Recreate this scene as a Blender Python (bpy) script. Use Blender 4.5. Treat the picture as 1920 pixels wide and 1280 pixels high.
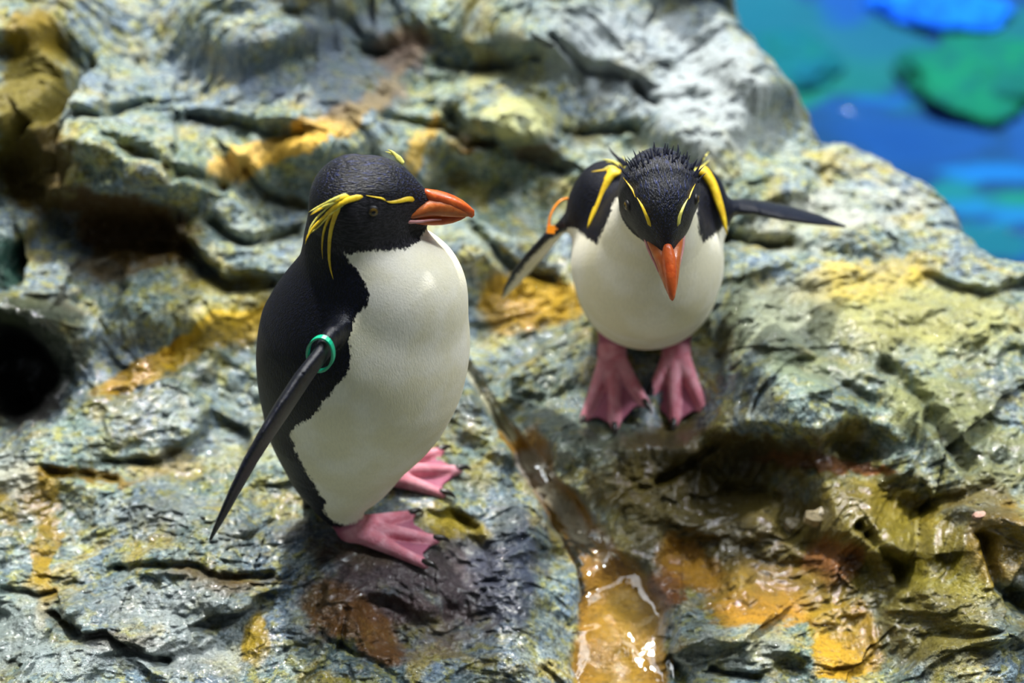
import bpy, math, random
import numpy as np

# ------------------------------------------------------------------ clear
for o in list(bpy.data.objects): bpy.data.objects.remove(o)
scene = bpy.context.scene
COL = scene.collection
rnd = random.Random(7)
V3 = lambda *a: np.array(a, dtype=np.float64)

# ------------------------------------------------------------------ camera
CAM_H, PITCH, LENS = 1.38, math.radians(38.0), 70.0
FPX = LENS / 36.0 * 1920.0
RIGHT = V3(1, 0, 0)
FWD = V3(0, math.cos(PITCH), -math.sin(PITCH))
UP = V3(0, math.sin(PITCH), math.cos(PITCH))
EYE = V3(0, 0, CAM_H)
cam_d = bpy.data.cameras.new('camera'); cam = bpy.data.objects.new('camera', cam_d); COL.objects.link(cam)
cam.location = EYE; cam.rotation_euler = (math.pi / 2 - PITCH, 0, 0)
cam_d.lens = LENS; cam_d.sensor_width = 36.0; cam_d.clip_start = 0.05
cam_d.dof.use_dof = True; cam_d.dof.focus_distance = 1.82; cam_d.dof.aperture_fstop = 2.4
scene.camera = cam

# ------------------------------------------------------------------ light
world = bpy.data.worlds.new('hall_light'); scene.world = world; world.use_nodes = True
bg = world.node_tree.nodes['Background']
bg.inputs[0].default_value = (0.80, 0.90, 1.0, 1); bg.inputs[1].default_value = 0.12
def sun(name, az, el, strength, angle, color):
    d = bpy.data.lights.new(name, 'SUN'); o = bpy.data.objects.new(name, d); COL.objects.link(o)
    d.energy = strength; d.angle = math.radians(angle); d.color = color
    # az measured from +y (behind the birds) towards +x
    o.rotation_euler = (math.pi / 2 - math.radians(el), 0, math.pi - math.radians(az))
    o.location = (0, 2, 3)
    return o
sun('overhead_lamp', -10, 60, 5.0, 3.0, (1.0, 0.97, 0.90))
sun('hall_lamp', 78, 54, 1.9, 5, (0.92, 0.96, 1.0))
pd = bpy.data.lights.new('top_fill_panel', 'AREA'); po = bpy.data.objects.new('top_fill_panel', pd); COL.objects.link(po)  # added overhead fill, for soft top light and wet glints
pd.shape = 'RECTANGLE'; pd.size = 3.0; pd.size_y = 4.0; pd.energy = 170; pd.color = (.93, .97, 1.0); po.location = (0.2, 3.4, 3.3)
vs = scene.view_settings
vs.view_transform = 'Standard'; vs.look = 'None'; vs.gamma = 1.0; vs.exposure = 0.27; vs.use_curve_mapping = False

# ------------------------------------------------------------------ pixel <-> space helpers
def ray(u, v):
    u = np.asarray(u, float); v = np.asarray(v, float)
    return (FWD + np.multiply.outer((u - 960) / FPX, RIGHT) + np.multiply.outer((640 - v) / FPX, UP))
def project(P):
    q = P - EYE; dep = q @ FWD
    return 960 + (q @ RIGHT) / dep * FPX, 640 - (q @ UP) / dep * FPX, dep
def at_depth(u, v, dep): return EYE + ray(u, v) * dep
def on_plane(u, v, pt, n):
    d = ray(u, v); return EYE + d * (((pt - EYE) @ n) / (d @ n))[..., None] if np.ndim(u) else EYE + d * (((pt - EYE) @ n) / (d @ n))

# ------------------------------------------------------------------ noise
_rs = np.random.RandomState(11)
_perm = _rs.permutation(256); _perm = np.concatenate([_perm, _perm, _perm])
_g2 = np.stack([np.cos(np.arange(256) * 2.39996), np.sin(np.arange(256) * 2.39996)], 1)
def perlin(x, y, seed=0):
    x = x + seed * 17.31; y = y + seed * 9.73
    xi = np.floor(x).astype(np.int64); yi = np.floor(y).astype(np.int64)
    xf = x - xi; yf = y - yi
    fu = xf * xf * xf * (xf * (xf * 6 - 15) + 10); fv = yf * yf * yf * (yf * (yf * 6 - 15) + 10)
    xi &= 255; yi &= 255
    def g(ix, iy, fx, fy):
        h = _perm[_perm[ix] + iy]; gr = _g2[h]
        return gr[..., 0] * fx + gr[..., 1] * fy
    a = g(xi, yi, xf, yf); b = g((xi + 1) & 255, yi, xf - 1, yf)
    c = g(xi, (yi + 1) & 255, xf, yf - 1); d = g((xi + 1) & 255, (yi + 1) & 255, xf - 1, yf - 1)
    return (a + fu * (b - a)) + fv * ((c + fu * (d - c)) - (a + fu * (b - a)))
def fbm(x, y, octv=4, seed=0, gain=0.5):
    s = 0; a = 1.0
    for i in range(octv):
        s = s + a * perlin(x, y, seed + i); x = x * 2.03; y = y * 2.03; a *= gain
    return s
def ridged(x, y, octv=4, seed=0, gain=0.5):
    s = 0; a = 1.0
    for i in range(octv):
        s = s + a * (1 - 2.2 * np.abs(perlin(x, y, seed + i))); x = x * 2.07; y = y * 2.07; a *= gain
    return s
def facets(x, y, seed=0, tilt=.5, soft=.25):
    """rock broken into tilted flat facets; smooth-blended jittered cells"""
    xi = np.floor(x).astype(np.int64); yi = np.floor(y).astype(np.int64)
    num = 0; den = 0
    for i in (-1, 0, 1):
        for j in (-1, 0, 1):
            cx = xi + i; cy = yi + j
            hsh = _perm[(_perm[(cx + seed * 7) & 255] + cy + seed * 13) & 255]
            hs2 = _perm[hsh + 37]; hs3 = _perm[hsh + 91]; hs4 = _perm[hsh + 163]; hs5 = _perm[hsh + 211]
            dx = x - (cx + .15 + .7 * hsh / 255.0); dy = y - (cy + .15 + .7 * hs2 / 255.0)
            d2 = dx * dx + dy * dy
            w = np.exp(-d2 / (soft * soft))
            hgt = (hs3 / 255.0 - .5) + tilt * ((hs4 / 127.5 - 1) * dx + (hs5 / 127.5 - 1) * dy)
            num = num + w * hgt; den = den + w
    return num / np.maximum(den, 1e-12)
def sstep(a, b, x):
    t = np.clip((x - a) / (b - a), 0, 1); return t * t * (3 - 2 * t)

def poly_dist(u, v, pts, closed=False):
    """distance to polyline, signed side (+ = right of travel in image coords), param"""
    pts = np.asarray(pts, float)
    if closed: pts = np.vstack([pts, pts[:1]])
    best = np.full(u.shape, 1e9); side = np.zeros(u.shape)
    for a, b in zip(pts[:-1], pts[1:]):
        ab = b - a; L2 = ab @ ab
        t = np.clip(((u - a[0]) * ab[0] + (v - a[1]) * ab[1]) / L2, 0, 1)
        dx = u - a[0] - t * ab[0]; dy = v - a[1] - t * ab[1]
        d = np.hypot(dx, dy); m = d < best
        best = np.where(m, d, best); side = np.where(m, ab[0] * dy - ab[1] * dx, side)
    return best, side
def poly_inside(u, v, pts):
    pts = np.asarray(pts, float); ins = np.zeros(u.shape, bool); n = len(pts); j = n - 1
    for i in range(n):
        xi, yi = pts[i]; xj, yj = pts[j]
        c = ((yi > v) != (yj > v)) & (u < (xj - xi) * (v - yi) / (yj - yi + 1e-12) + xi)
        ins ^= c; j = i
    return ins
def poly_sd(u, v, pts):
    d, _ = poly_dist(u, v, pts, True); return np.where(poly_inside(u, v, pts), d, -d)

# ------------------------------------------------------------------ object helpers
def mesh_obj(name, verts, faces, mat=None, parent=None, smooth=True):
    me = bpy.data.meshes.new(name)
    verts = np.asarray(verts, float)
    if isinstance(faces, np.ndarray):
        n, k = faces.shape
        me.vertices.add(len(verts)); me.vertices.foreach_set('co', verts.astype(np.float32).ravel())
        me.loops.add(n * k); me.loops.foreach_set('vertex_index', faces.astype(np.int32).ravel())
        me.polygons.add(n); me.polygons.foreach_set('loop_start', np.arange(0, n * k, k, dtype=np.int32))
        me.update(calc_edges=True)
    else:
        me.from_pydata([tuple(p) for p in verts], [], faces)
    if smooth: me.polygons.foreach_set('use_smooth', np.ones(len(me.polygons), bool))
    me.update()
    if mat: me.materials.append(mat)
    o = bpy.data.objects.new(name, me); COL.objects.link(o)
    if parent: o.parent = parent
    return o
def fattr(o, name, arr):
    a = o.data.attributes.new(name, 'FLOAT', 'POINT'); a.data.foreach_set('value', np.asarray(arr, np.float32))
def cattr(o, name, arr):
    a = o.data.attributes.new(name, 'FLOAT_COLOR', 'POINT'); a.data.foreach_set('color', np.asarray(arr, np.float32).ravel())
def tag(o, label, cat=None, kind=None, group=None):
    o['label'] = label
    if cat: o['category'] = cat
    if kind: o['kind'] = kind
    if group: o['group'] = group
def empty(name, loc):
    o = bpy.data.objects.new(name, None); COL.objects.link(o); o.location = loc; o.empty_display_size = 0.05
    return o
def keep_world(o, parent):
    o.parent = parent; o.matrix_parent_inverse = parent.matrix_world.inverted()

def srgb(r, g, b):
    f = lambda c: (c / 255 / 12.92) if c / 255 <= 0.04045 else ((c / 255 + 0.055) / 1.055) ** 2.4
    return (f(r), f(g), f(b), 1.0)

# ------------------------------------------------------------------ material helpers
class NT:
    def __init__(s, name):
        s.mat = bpy.data.materials.new(name); s.mat.use_nodes = True
        s.t = s.mat.node_tree; s.n = s.t.nodes; s.b = s.n['Principled BSDF']; s.out = s.n['Material Output']
    def node(s, typ, **kw):
        x = s.n.new(typ)
        for k, v in kw.items(): setattr(x, k, v)
        return x
    def link(s, a, b): s.t.links.new(a, b)
    def setin(s, sock, v):
        if isinstance(v, bpy.types.NodeSocket): s.link(v, sock)
        else: sock.default_value = v
    def attr(s, name): return s.node('ShaderNodeAttribute', attribute_name=name)
    def coords(s): return s.node('ShaderNodeTexCoord').outputs['Object']
    def mapping(s, vec, scale=(1, 1, 1), rot=(0, 0, 0), loc=(0, 0, 0)):
        m = s.node('ShaderNodeMapping'); s.link(vec, m.inputs['Vector'])
        m.inputs['Scale'].default_value = scale; m.inputs['Rotation'].default_value = rot; m.inputs['Location'].default_value = loc
        return m.outputs[0]
    def noise(s, vec, scale, detail=4, rough=0.5, dist=0.0):
        x = s.node('ShaderNodeTexNoise'); s.link(vec, x.inputs['Vector'])
        x.inputs['Scale'].default_value = scale; x.inputs['Detail'].default_value = detail
        x.inputs['Roughness'].default_value = rough; x.inputs['Distortion'].default_value = dist
        return x.outputs[0]
    def voro(s, vec, scale, feature='F1', out='Distance'):
        x = s.node('ShaderNodeTexVoronoi', feature=feature); s.link(vec, x.inputs['Vector']); x.inputs['Scale'].default_value = scale
        return x.outputs[out]
    def rng(s, val, a, b, c=0.0, d=1.0, smooth=True):
        x = s.node('ShaderNodeMapRange', interpolation_type='SMOOTHSTEP' if smooth else 'LINEAR')
        s.setin(x.inputs['Value'], val)
        for k, q in zip(('From Min', 'From Max', 'To Min', 'To Max'), (a, b, c, d)): s.setin(x.inputs[k], q)
        return x.outputs[0]
    def math(s, op, a, b=0.0, c=0.0):
        x = s.node('ShaderNodeMath', operation=op)
        s.setin(x.inputs[0], a); s.setin(x.inputs[1], b); s.setin(x.inputs[2], c); return x.outputs[0]
    def mix(s, fac, a, b, mode='MIX'):
        x = s.node('ShaderNodeMix', data_type='RGBA', blend_type=mode)
        s.setin(x.inputs[0], fac); s.setin(x.inputs[6], a); s.setin(x.inputs[7], b); return x.outputs[2]
    def bump(s, h, strength, dist, normal=None):
        x = s.node('ShaderNodeBump'); s.setin(x.inputs['Height'], h)
        x.inputs['Strength'].default_value = strength; x.inputs['Distance'].default_value = dist
        if normal: s.link(normal, x.inputs['Normal'])
        return x.outputs[0]
    def set(s, **kw):
        for k, v in kw.items(): s.setin(s.b.inputs[k.replace('_', ' ')], v)
        return s.mat
def plain(name, col, rough=0.5, **kw):
    m = NT(name); m.set(Base_Color=col, Roughness=rough); 
    for k, v in kw.items(): m.setin(m.b.inputs[k.replace('_', ' ')], v)
    return m

# ================================================================== ROCK
# large-scale height of the rock, metres above the ledge the birds stand on, at points seen in the photograph
ZC = np.array([
 (740,960,0),(640,1050,0),(790,890,0),(652,1000,0),(300,900,0),(100,1000,-.01),(0,1280,-.02),(400,1280,-.03),(700,1250,-.035),
 (900,1200,-.045),(950,1000,-.03),(920,850,-.02),(300,750,.015),(150,850,.01),(0,850,.01),(500,800,.0),(500,1100,-.01),
 (-300,900,.01),(-300,1400,-.03),(600,1480,-.06),(1100,1480,-.11),(1700,1480,-.07),(2200,1480,-.03),
 (880,690,.0),(1000,880,-.045),(1080,1000,-.065),(1160,1150,-.085),(1160,1280,-.095),
 (1150,675,.034),(1275,672,.034),(1150,800,-.006),(1270,795,-.006),(1210,735,.014),(1210,660,.036),(1000,650,.01),(1210,600,.05),(1040,780,-.005),
 (1230,890,-.035),(1350,950,-.05),(1300,1100,-.075),(1450,1050,-.06),(1400,1250,-.06),
 (1400,560,.075),(1600,550,.085),(1850,560,.08),(1500,700,.055),(1750,720,.05),(1950,750,.05),
 (1650,900,.0),(1850,950,.02),(1700,1100,-.03),(1900,1200,-.02),(1600,1280,-.06),(2200,1000,.03),(2200,600,.08),
 (900,400,.08),(600,450,.09),(300,500,.08),(100,500,.08),(0,400,.13),(300,250,.18),(600,200,.19),(900,200,.165),
 (1200,350,.12),(1300,200,.17),(1400,100,.20),(1000,0,.235),(500,0,.27),(0,0,.30),(0,150,.25),(-300,300,.22),
 (1600,400,.10),(1750,430,.09),(1500,300,.12),(-300,-200,.42),(600,-200,.38),(1300,-200,.30),(1800,200,.15),(2200,300,.12),(2000,-200,.25)], float)
def base_z(u, v):
    num = 0; den = 0
    for cu, cv, cz in ZC:
        d2 = ((u - cu) ** 2 + (v - cv) ** 2) / 100.0 ** 2
        w = 1.0 / (d2 + 0.08) ** 1.7
        num = num + w * cz; den = den + w
    return num / den

# crevices: points, half width px, depth m
CRACKS = [
 ([(1030,75),(1100,128),(1180,150),(1228,188)],9,.030),([(1060,246),(1120,240),(1185,240)],9,.025),
 ([(845,215),(920,262),(1000,288),(1062,316)],13,.035),([(680,95),(780,80),(880,104)],14,.03),
 ([(820,112),(880,128),(945,124),(1000,108)],10,.03),
 ([(160,225),(210,236),(250,212),(285,192)],9,.03),([(360,222),(430,230),(482,236),(505,248),(565,252)],9,.03),
 ([(225,280),(300,300),(350,330),(405,346)],12,.035),([(465,318),(500,360),(570,388)],10,.03),
 ([(400,415),(465,456),(555,434)],10,.03),([(345,458),(370,500),(425,532),(500,524)],14,.04),
 ([(715,218),(800,230),(850,240),(880,264),(930,258)],9,.03),([(880,425),(920,460),(965,505),(1040,525)],9,.03),
 ([(1355,440),(1430,466),(1485,458)],13,.04),([(540,20),(640,40),(700,95)],14,.025),([(100,70),(150,120),(100,200),(40,230)],22,.05),
 ([(90,1160),(135,1190),(200,1190),(228,1216),(310,1236)],9,.025),([(220,1062),(290,1050),(350,1054),(420,1076),(505,1082)],9,.02),
 ([(90,880),(170,890),(215,896)],8,.018),([(600,1190),(700,1235),(760,1280)],8,.012),([(0,1110),(70,1120),(140,1090)],8,.015),
 ([(1660,690),(1700,738),(1760,815),(1790,870)],16,.035),([(1500,690),(1560,720),(1620,745)],14,.02),
 ([(1255,1180),(1262,1230),(1280,1280)],10,.03),([(1340,1260),(1420,1270)],8,.02),([(1600,985),(1680,1060),(1700,1120)],12,.025),
 ([(1830,1010),(1860,1090),(1930,1140)],12,.03),([(560,1290),(640,1210),(655,1140)],7,.01),
 ([(1290,860),(1370,905),(1450,930)],8,.012),([(1235,900),(1290,870),(1335,840)],8,.02),
]
# ledges: points (high side on the LEFT of travel, i.e. above when travelling right), face width px, height m, falloff px
STEPS = [
 ([(1330,775),(1400,790),(1470,792),(1520,800),(1580,770),(1640,800),(1700,880)],75,.060,160),
 ([(1180,815),(1230,835),(1300,822),(1335,790)],70,.035,90),
 ([(880,800),(960,840),(1060,850),(1110,830)],40,.022,90),
 ([(1770,850),(1800,930),(1850,960),(1930,975)],60,.040,110),
 ([(1530,900),(1560,985),(1640,1020),(1720,1030)],60,.040,110),
 ([(1640,1015),(1680,1090),(1760,1130),(1850,1170)],60,.040,110),
 ([(1265,1195),(1340,1200),(1420,1190),(1500,1230),(1560,1290)],30,.025,80),
 ([(1290,990),(1400,1010),(1520,1040),(1560,1070)],35,.02,90),
 ([(1130,1130),(1070,1050),(1010,930),(940,830),(880,720)],20,.010,60),
 ([(900,700),(990,830),(1090,950),(1170,1060),(1235,1110),(1262,1180),(1255,1290)],20,.013,70),
 ([(120,360),(180,372),(260,380),(345,372)],75,.085,110),
 ([(60,240),(100,290),(160,300),(230,290)],60,.060,110),
 ([(0,575),(60,585),(110,600)],55,.06,70),
 ([(120,1130),(160,1190),(230,1200)],20,.015,70),([(240,1060),(380,1070),(480,1090)],18,.015,70),
 ([(1360,650),(1362,560),(1368,480)],-26,.035,90),
 ([(840,200),(920,240),(1060,300)],35,.03,80),([(1040,95),(1120,125),(1190,145)],30,.03,80),
 ([(440,290),(500,345),(580,380)],30,.03,80),([(170,215),(290,190)],28,.03,80),([(350,215),(560,240)],26,.028,80),
 ([(350,440),(430,515),(500,512)],34,.035,80),([(700,85),(900,90),(980,100)],34,.035,80),
]
PITS = [ (5,690,85,85,.15),(240,425,110,38,.04),(140,330,50,30,.03),(20,500,22,55,.06),(1185,1190,75,110,.012) ]
BUMPS = [ (1240,850,70,32,.012),(170,1150,50,32,.014),(1480,720,80,50,.02),(1850,870,80,50,.02),(400,600,60,40,.012),(330,290,70,35,.02),
          (980,240,60,40,.02),(400,1110,90,30,.010),(320,1190,90,28,.012),(1350,1230,70,35,.015),(1440,1220,60,30,.012),(1410,970,40,30,.012),(1510,985,35,22,.012),
          (960,1120,45,120,.012),(240,930,100,40,.010),(90,870,60,50,.012),(600,1180,80,30,.006) ]
FEET = [ (735,1008,120),(790,900,110),(1212,735,150) ]
EDGE = [(1290,-260),(1330,-20),(1365,30),(1420,85),(1468,150),(1492,205),(1508,258),(1545,262),(1590,262),(1640,285),(1692,322),(1735,338),(1770,372),(1790,418),(1822,462),(1860,482),(1930,492),(2060,520),(2300,640)]
DISP = V3(0, -0.76, 0.65)
def terrain(u, v, full=True):
    u = np.asarray(u, float); v = np.asarray(v, float); shp = u.shape; u = u.ravel(); v = v.ravel()
    z = base_z(u, v)
    d = ray(u, v)
    t = (z - CAM_H) / d[:, 2]
    B = EYE + d * t[:, None]
    x, y = B[:, 0], B[:, 1]
    # warped feature coordinates
    wu = u + 16 * fbm(x * 14, y * 14, 3, 40) + 5 * perlin(x * 70, y * 70, 45)
    wv = v + 13 * fbm(x * 14, y * 14, 3, 50) + 4 * perlin(x * 70, y * 70, 55)
    h = np.zeros_like(u)
    calm = np.ones_like(u)
    for fu, fv, fr in FEET: calm *= 1 - 0.96 * np.exp(-(((u - fu) / fr) ** 2 + ((v - fv) / (fr * .62)) ** 2) ** 2)
    # stratified rock: anisotropic ridges dipping to the right
    ca, sa = math.cos(-0.55), math.sin(-0.55)
    xr = x * ca - y * sa; yr = x * sa + y * ca
    back = sstep(650, 350, v)
    jx = .05 * fbm(x * 9, y * 9, 3, 63); jy = .05 * fbm(x * 9, y * 9, 3, 67)
    h += calm * (0.016 + .010 * back) * fbm(xr * 4.5, yr * 7, 3, 3)
    h += calm * (0.028 - .004 * back) * facets((xr + jx) * 7, (yr + jy) * 13, 2, .9, .26)
    h += calm * (0.010 - .002 * back) * facets((xr + jx * .7) * 19, (yr + jy * .7) * 30, 5, .9, .26)
    h += (.25 + .75 * calm) * 0.0042 * facets((x + jx * .4) * 52, (y + jy * .4) * 66, 9, 1.0, .28)
    h += (.3 + .7 * calm) * 0.0026 * facets((x + jx * .2) * 120, (y + jy * .2) * 150, 14, 1.0, .30)
    h += calm * 0.0022 * ridged(xr * 26, yr * 60, 3, 17, .5)
    h += (0.3 + .7 * calm) * 0.0014 * fbm(x * 130, y * 140, 3, 27, .6)
    for pts, w, dep in CRACKS:
        p = np.array(pts); m = (u > p[:, 0].min() - 80) & (u < p[:, 0].max() + 80) & (v > p[:, 1].min() - 80) & (v < p[:, 1].max() + 80)
        if not m.any(): continue
        dd, _ = poly_dist(wu[m], wv[m], p)
        h[m] -= calm[m] * dep * np.exp(-(dd / w) ** 2)
    for pts, w, H, L in STEPS:
        p = np.array(pts); r = max(abs(w), L * 3); m = (u > p[:, 0].min() - r) & (u < p[:, 0].max() + r) & (v > p[:, 1].min() - r) & (v < p[:, 1].max() + r)
        if not m.any(): continue
        dd, sd = poly_dist(wu[m], wv[m], p)
        s = np.where(sd < 0, dd, -dd)
        if w < 0: s = -s
        aw = abs(w)
        ends = np.minimum(np.hypot(wu[m] - p[0, 0], wv[m] - p[0, 1]), np.hypot(wu[m] - p[-1, 0], wv[m] - p[-1, 1]))
        prof = sstep(-aw, 6, s) * np.exp(-np.maximum(s, 0) / L) * np.exp(-np.maximum(dd - L * 2.2, 0) / L)
        # fade where the nearest point is an end of the line
        fade = sstep(0, 1, 1 - np.clip((dd - ends + 1e-6 > -1e-3) * dd / (L * .9), 0, 1))
        h[m] += (0.15 + .85 * calm[m]) * H * prof * fade
    pw1 = fbm(x * 9, y * 9, 3, 140); pw2 = fbm(x * 9, y * 9, 3, 150)
    for pu, pv, ru, rv, dep in PITS:
        e = ((wu - pu + 75 * pw1) / ru) ** 2 + ((wv - pv + 70 * pw2) / rv) ** 2
        h -= calm * dep * np.exp(-e ** 1.6)
    for pu, pv, ru, rv, dep in BUMPS:
        e = ((wu - pu) / ru) ** 2 + ((wv - pv) / rv) ** 2
        h += calm * dep * np.exp(-e ** 1.5)
    # water channel and basin: smooth bed
    ch = channel_mask(wu, wv)
    h = h * (1 - .80 * ch) - 0.009 * ch
    P = B + DISP * h[:, None]
    # the rock ends and falls away to the big pool
    dd, sd = poly_dist(u + 6 * perlin(x * 60, y * 60, 70), v + 6 * perlin(x * 60, y * 60, 71), EDGE)
    s = np.where(sd < 0, dd, -dd)          # + = beyond the edge
    drop = np.where(s > -25, ((s + 25) / 100.0) ** 2 * .10 / (1 + .0 * s), 0)
    drop = np.where(s > 60, .10 * .7225 + (s - 60) / 100 * .32, drop)
    P[:, 2] -= np.minimum(drop, 1.1)
    return P.reshape(shp + (3,)), h.reshape(shp), s.reshape(shp)
CHANNEL = [(868,676),(900,715),(935,775),(975,845),(1010,895),(1050,945),(1085,1000),(1120,1050),(1150,1100),(1165,1180),(1165,1300),(1160,1480)]
CHW = [7,9,12,16,24,32,36,40,60,84,92,96]
def channel_mask(u, v):
    best = np.zeros_like(u); pts = np.array(CHANNEL, float)
    for i in range(len(pts) - 1):
        a, b = pts[i], pts[i + 1]; ab = b - a
        t = np.clip(((u - a[0]) * ab[0] + (v - a[1]) * ab[1]) / (ab @ ab), 0, 1)
        d = np.hypot(u - a[0] - t * ab[0], v - a[1] - t * ab[1]) / (CHW[i] + t * (CHW[i + 1] - CHW[i]))
        best = np.maximum(best, sstep(1.25, .75, d))
    return best

# natural stains on the rock, some patches with shade painted in: u, v, ru, rv, angle deg, sRGB, strength
OCH, ORA, BRN, OLV, DRK, PUR, PAL, GRY, BLU, RST = (205,165,75),(200,144,26),(82,58,20),(112,100,35),(30,28,18),(74,62,66),(205,212,205),(150,158,155),(110,128,150),(140,74,14)
STAINS_SHADE = [
 (1420,980,330,170,15,(118,104,52),.55),(1760,1080,220,200,0,(128,120,70),.5),(1650,620,330,110,0,(176,180,142),.45),(1250,1000,110,90,30,(92,84,50),.5),
 (1080,780,110,70,40,(112,128,118),.5),(940,640,80,60,0,(150,165,165),.4),(1800,800,160,90,20,(140,146,112),.4),(400,800,300,90,-10,(160,170,158),.4),(250,1180,300,110,0,(160,172,176),.4),
 (1000,450,200,60,0,(160,170,160),.35),(1250,300,300,60,0,(170,178,172),.35),(500,380,120,60,20,(150,160,150),.35),
 (590,250,190,22,-28,(230,190,110),.95),(700,190,90,16,-45,(230,195,120),.9),(450,300,70,22,-25,(235,200,130),.9),(790,270,14,60,15,(225,190,110),.7),
 (350,655,190,26,-27,(225,185,95),.95),(520,590,120,26,-27,(215,175,85),.7),(250,700,60,22,-30,OCH,.8),
 (60,200,70,160,0,OLV,.85),(50,60,60,50,0,(150,125,40),.6),(90,320,80,80,20,(88,70,18),.85),(240,425,130,55,5,BRN,.85),(270,480,120,40,-10,(100,78,35),.6),  # cave browns also carry the overhang shade in their colour
 (150,540,100,50,-10,(130,120,100),.4),(30,700,110,110,0,(22,18,14),.97),(60,590,80,30,0,(50,60,30),.7),(120,640,50,80,0,(60,70,60),.6),(20,500,40,60,0,(20,60,50),.8),  # near-black pit patch: dark wet algae with the hollow's shade painted in
 (400,560,110,50,-15,(185,170,95),.5),(430,650,140,40,-25,(160,160,120),.4),(560,470,80,50,0,(150,150,110),.4),
 (340,160,170,100,0,BLU,.45),(620,120,190,110,0,(120,132,150),.55),(760,90,60,40,0,(140,105,60),.5),(1000,60,150,90,0,(130,140,138),.5),
 (1230,110,190,120,0,(178,186,190),.6),(1350,190,120,110,0,(185,192,192),.6),(980,230,70,40,0,(205,205,150),.6),(1010,290,60,18,10,BRN,.6),
 (860,260,60,20,20,(130,100,50),.5),(930,160,90,40,0,(170,170,120),.4),
 (1000,560,110,50,10,(195,160,75),.75),(950,590,60,40,0,(190,150,60),.6),(1640,520,160,40,-10,(215,190,105),.5),(1700,600,180,60,0,(185,180,120),.45),(1500,420,120,60,0,(190,192,180),.5),
 (1650,380,120,50,0,(190,192,185),.5),(1470,600,100,80,0,(165,172,160),.4),(1380,560,20,90,0,(72,84,60),.5),  # narrow dark patch paints the shade on the slab's left side
 (1470,710,110,45,0,(130,146,130),.4),(1750,770,120,60,10,(150,152,110),.4),(1870,880,80,60,0,(130,130,95),.4),
 (1340,840,150,40,8,(70,60,28),.6),(1540,870,110,14,6,RST,.75),(1500,850,120,30,5,(60,52,28),.5),  # dark browns paint shade on the slab front, beside a real rust stain
 (1240,850,90,50,0,(92,82,48),.6),(1200,910,120,40,0,(105,92,48),.6),(1370,980,170,80,8,(86,76,40),.7),(1500,1000,120,50,15,(110,98,50),.6),  # brown ledge rock, darkened here for the crouching bird's shadow
 (1620,960,90,40,30,(150,135,60),.5),(1700,980,120,50,35,(160,140,50),.5),(1730,1040,110,50,30,(150,140,70),.5),(1860,1020,60,70,20,(165,130,40),.5),(1820,940,60,40,0,(90,72,40),.4),
 (1560,1050,50,40,0,RST,.7),(1470,1140,140,36,4,ORA,.8),(1590,1210,60,70,25,(212,164,34),.85),(1450,1090,140,40,5,(150,120,50),.6),(1290,1060,60,40,30,(188,134,24),.75),(1250,1110,40,40,0,RST,.6),
 (1560,1150,60,40,30,(175,150,30),.6),(1370,1220,130,60,0,(165,172,165),.5),(1750,1180,110,70,30,(105,98,55),.5),(1650,1220,60,50,20,(85,82,60),.4),
 
 (760,1100,190,70,0,PUR,.75),(850,1050,120,60,0,(78,68,72),.6),(640,1010,110,50,0,(98,86,70),.6),(760,1190,180,60,0,(96,80,78),.5),(960,1060,70,120,8,(58,66,84),.7),(900,960,70,70,0,(110,120,118),.4),  # purple-brown patches paint the upright bird's cast shadow over the wet shelf
 (640,1150,80,46,35,(128,84,18),.55),(705,1205,50,34,35,(122,80,18),.5),(575,1115,60,26,20,(105,82,34),.4),
 (900,860,40,60,0,(150,140,70),.4),(860,990,60,22,20,(170,150,40),.6),(1010,840,26,60,-30,(140,100,20),.6),
 (80,1030,22,130,3,(180,150,60),.7),(75,900,50,30,0,(175,145,60),.6),(30,930,40,60,10,(150,125,40),.6),(170,890,90,14,5,(140,110,40),.6),(300,870,60,30,0,(190,160,90),.4),
 (230,1200,80,20,10,(90,72,40),.5),(420,1080,120,18,5,(110,88,40),.6),(330,1130,140,50,0,(175,182,178),.4),(380,1230,140,40,0,(170,176,172),.4),(480,1200,30,50,-10,(185,155,40),.7),(160,1240,100,40,0,(165,175,175),.4),
 (20,1180,70,90,0,(165,175,170),.5),(20,880,50,40,0,PAL,.6),(420,980,130,50,0,(150,156,160),.4),(250,960,150,40,0,(160,168,170),.4),
]
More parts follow.
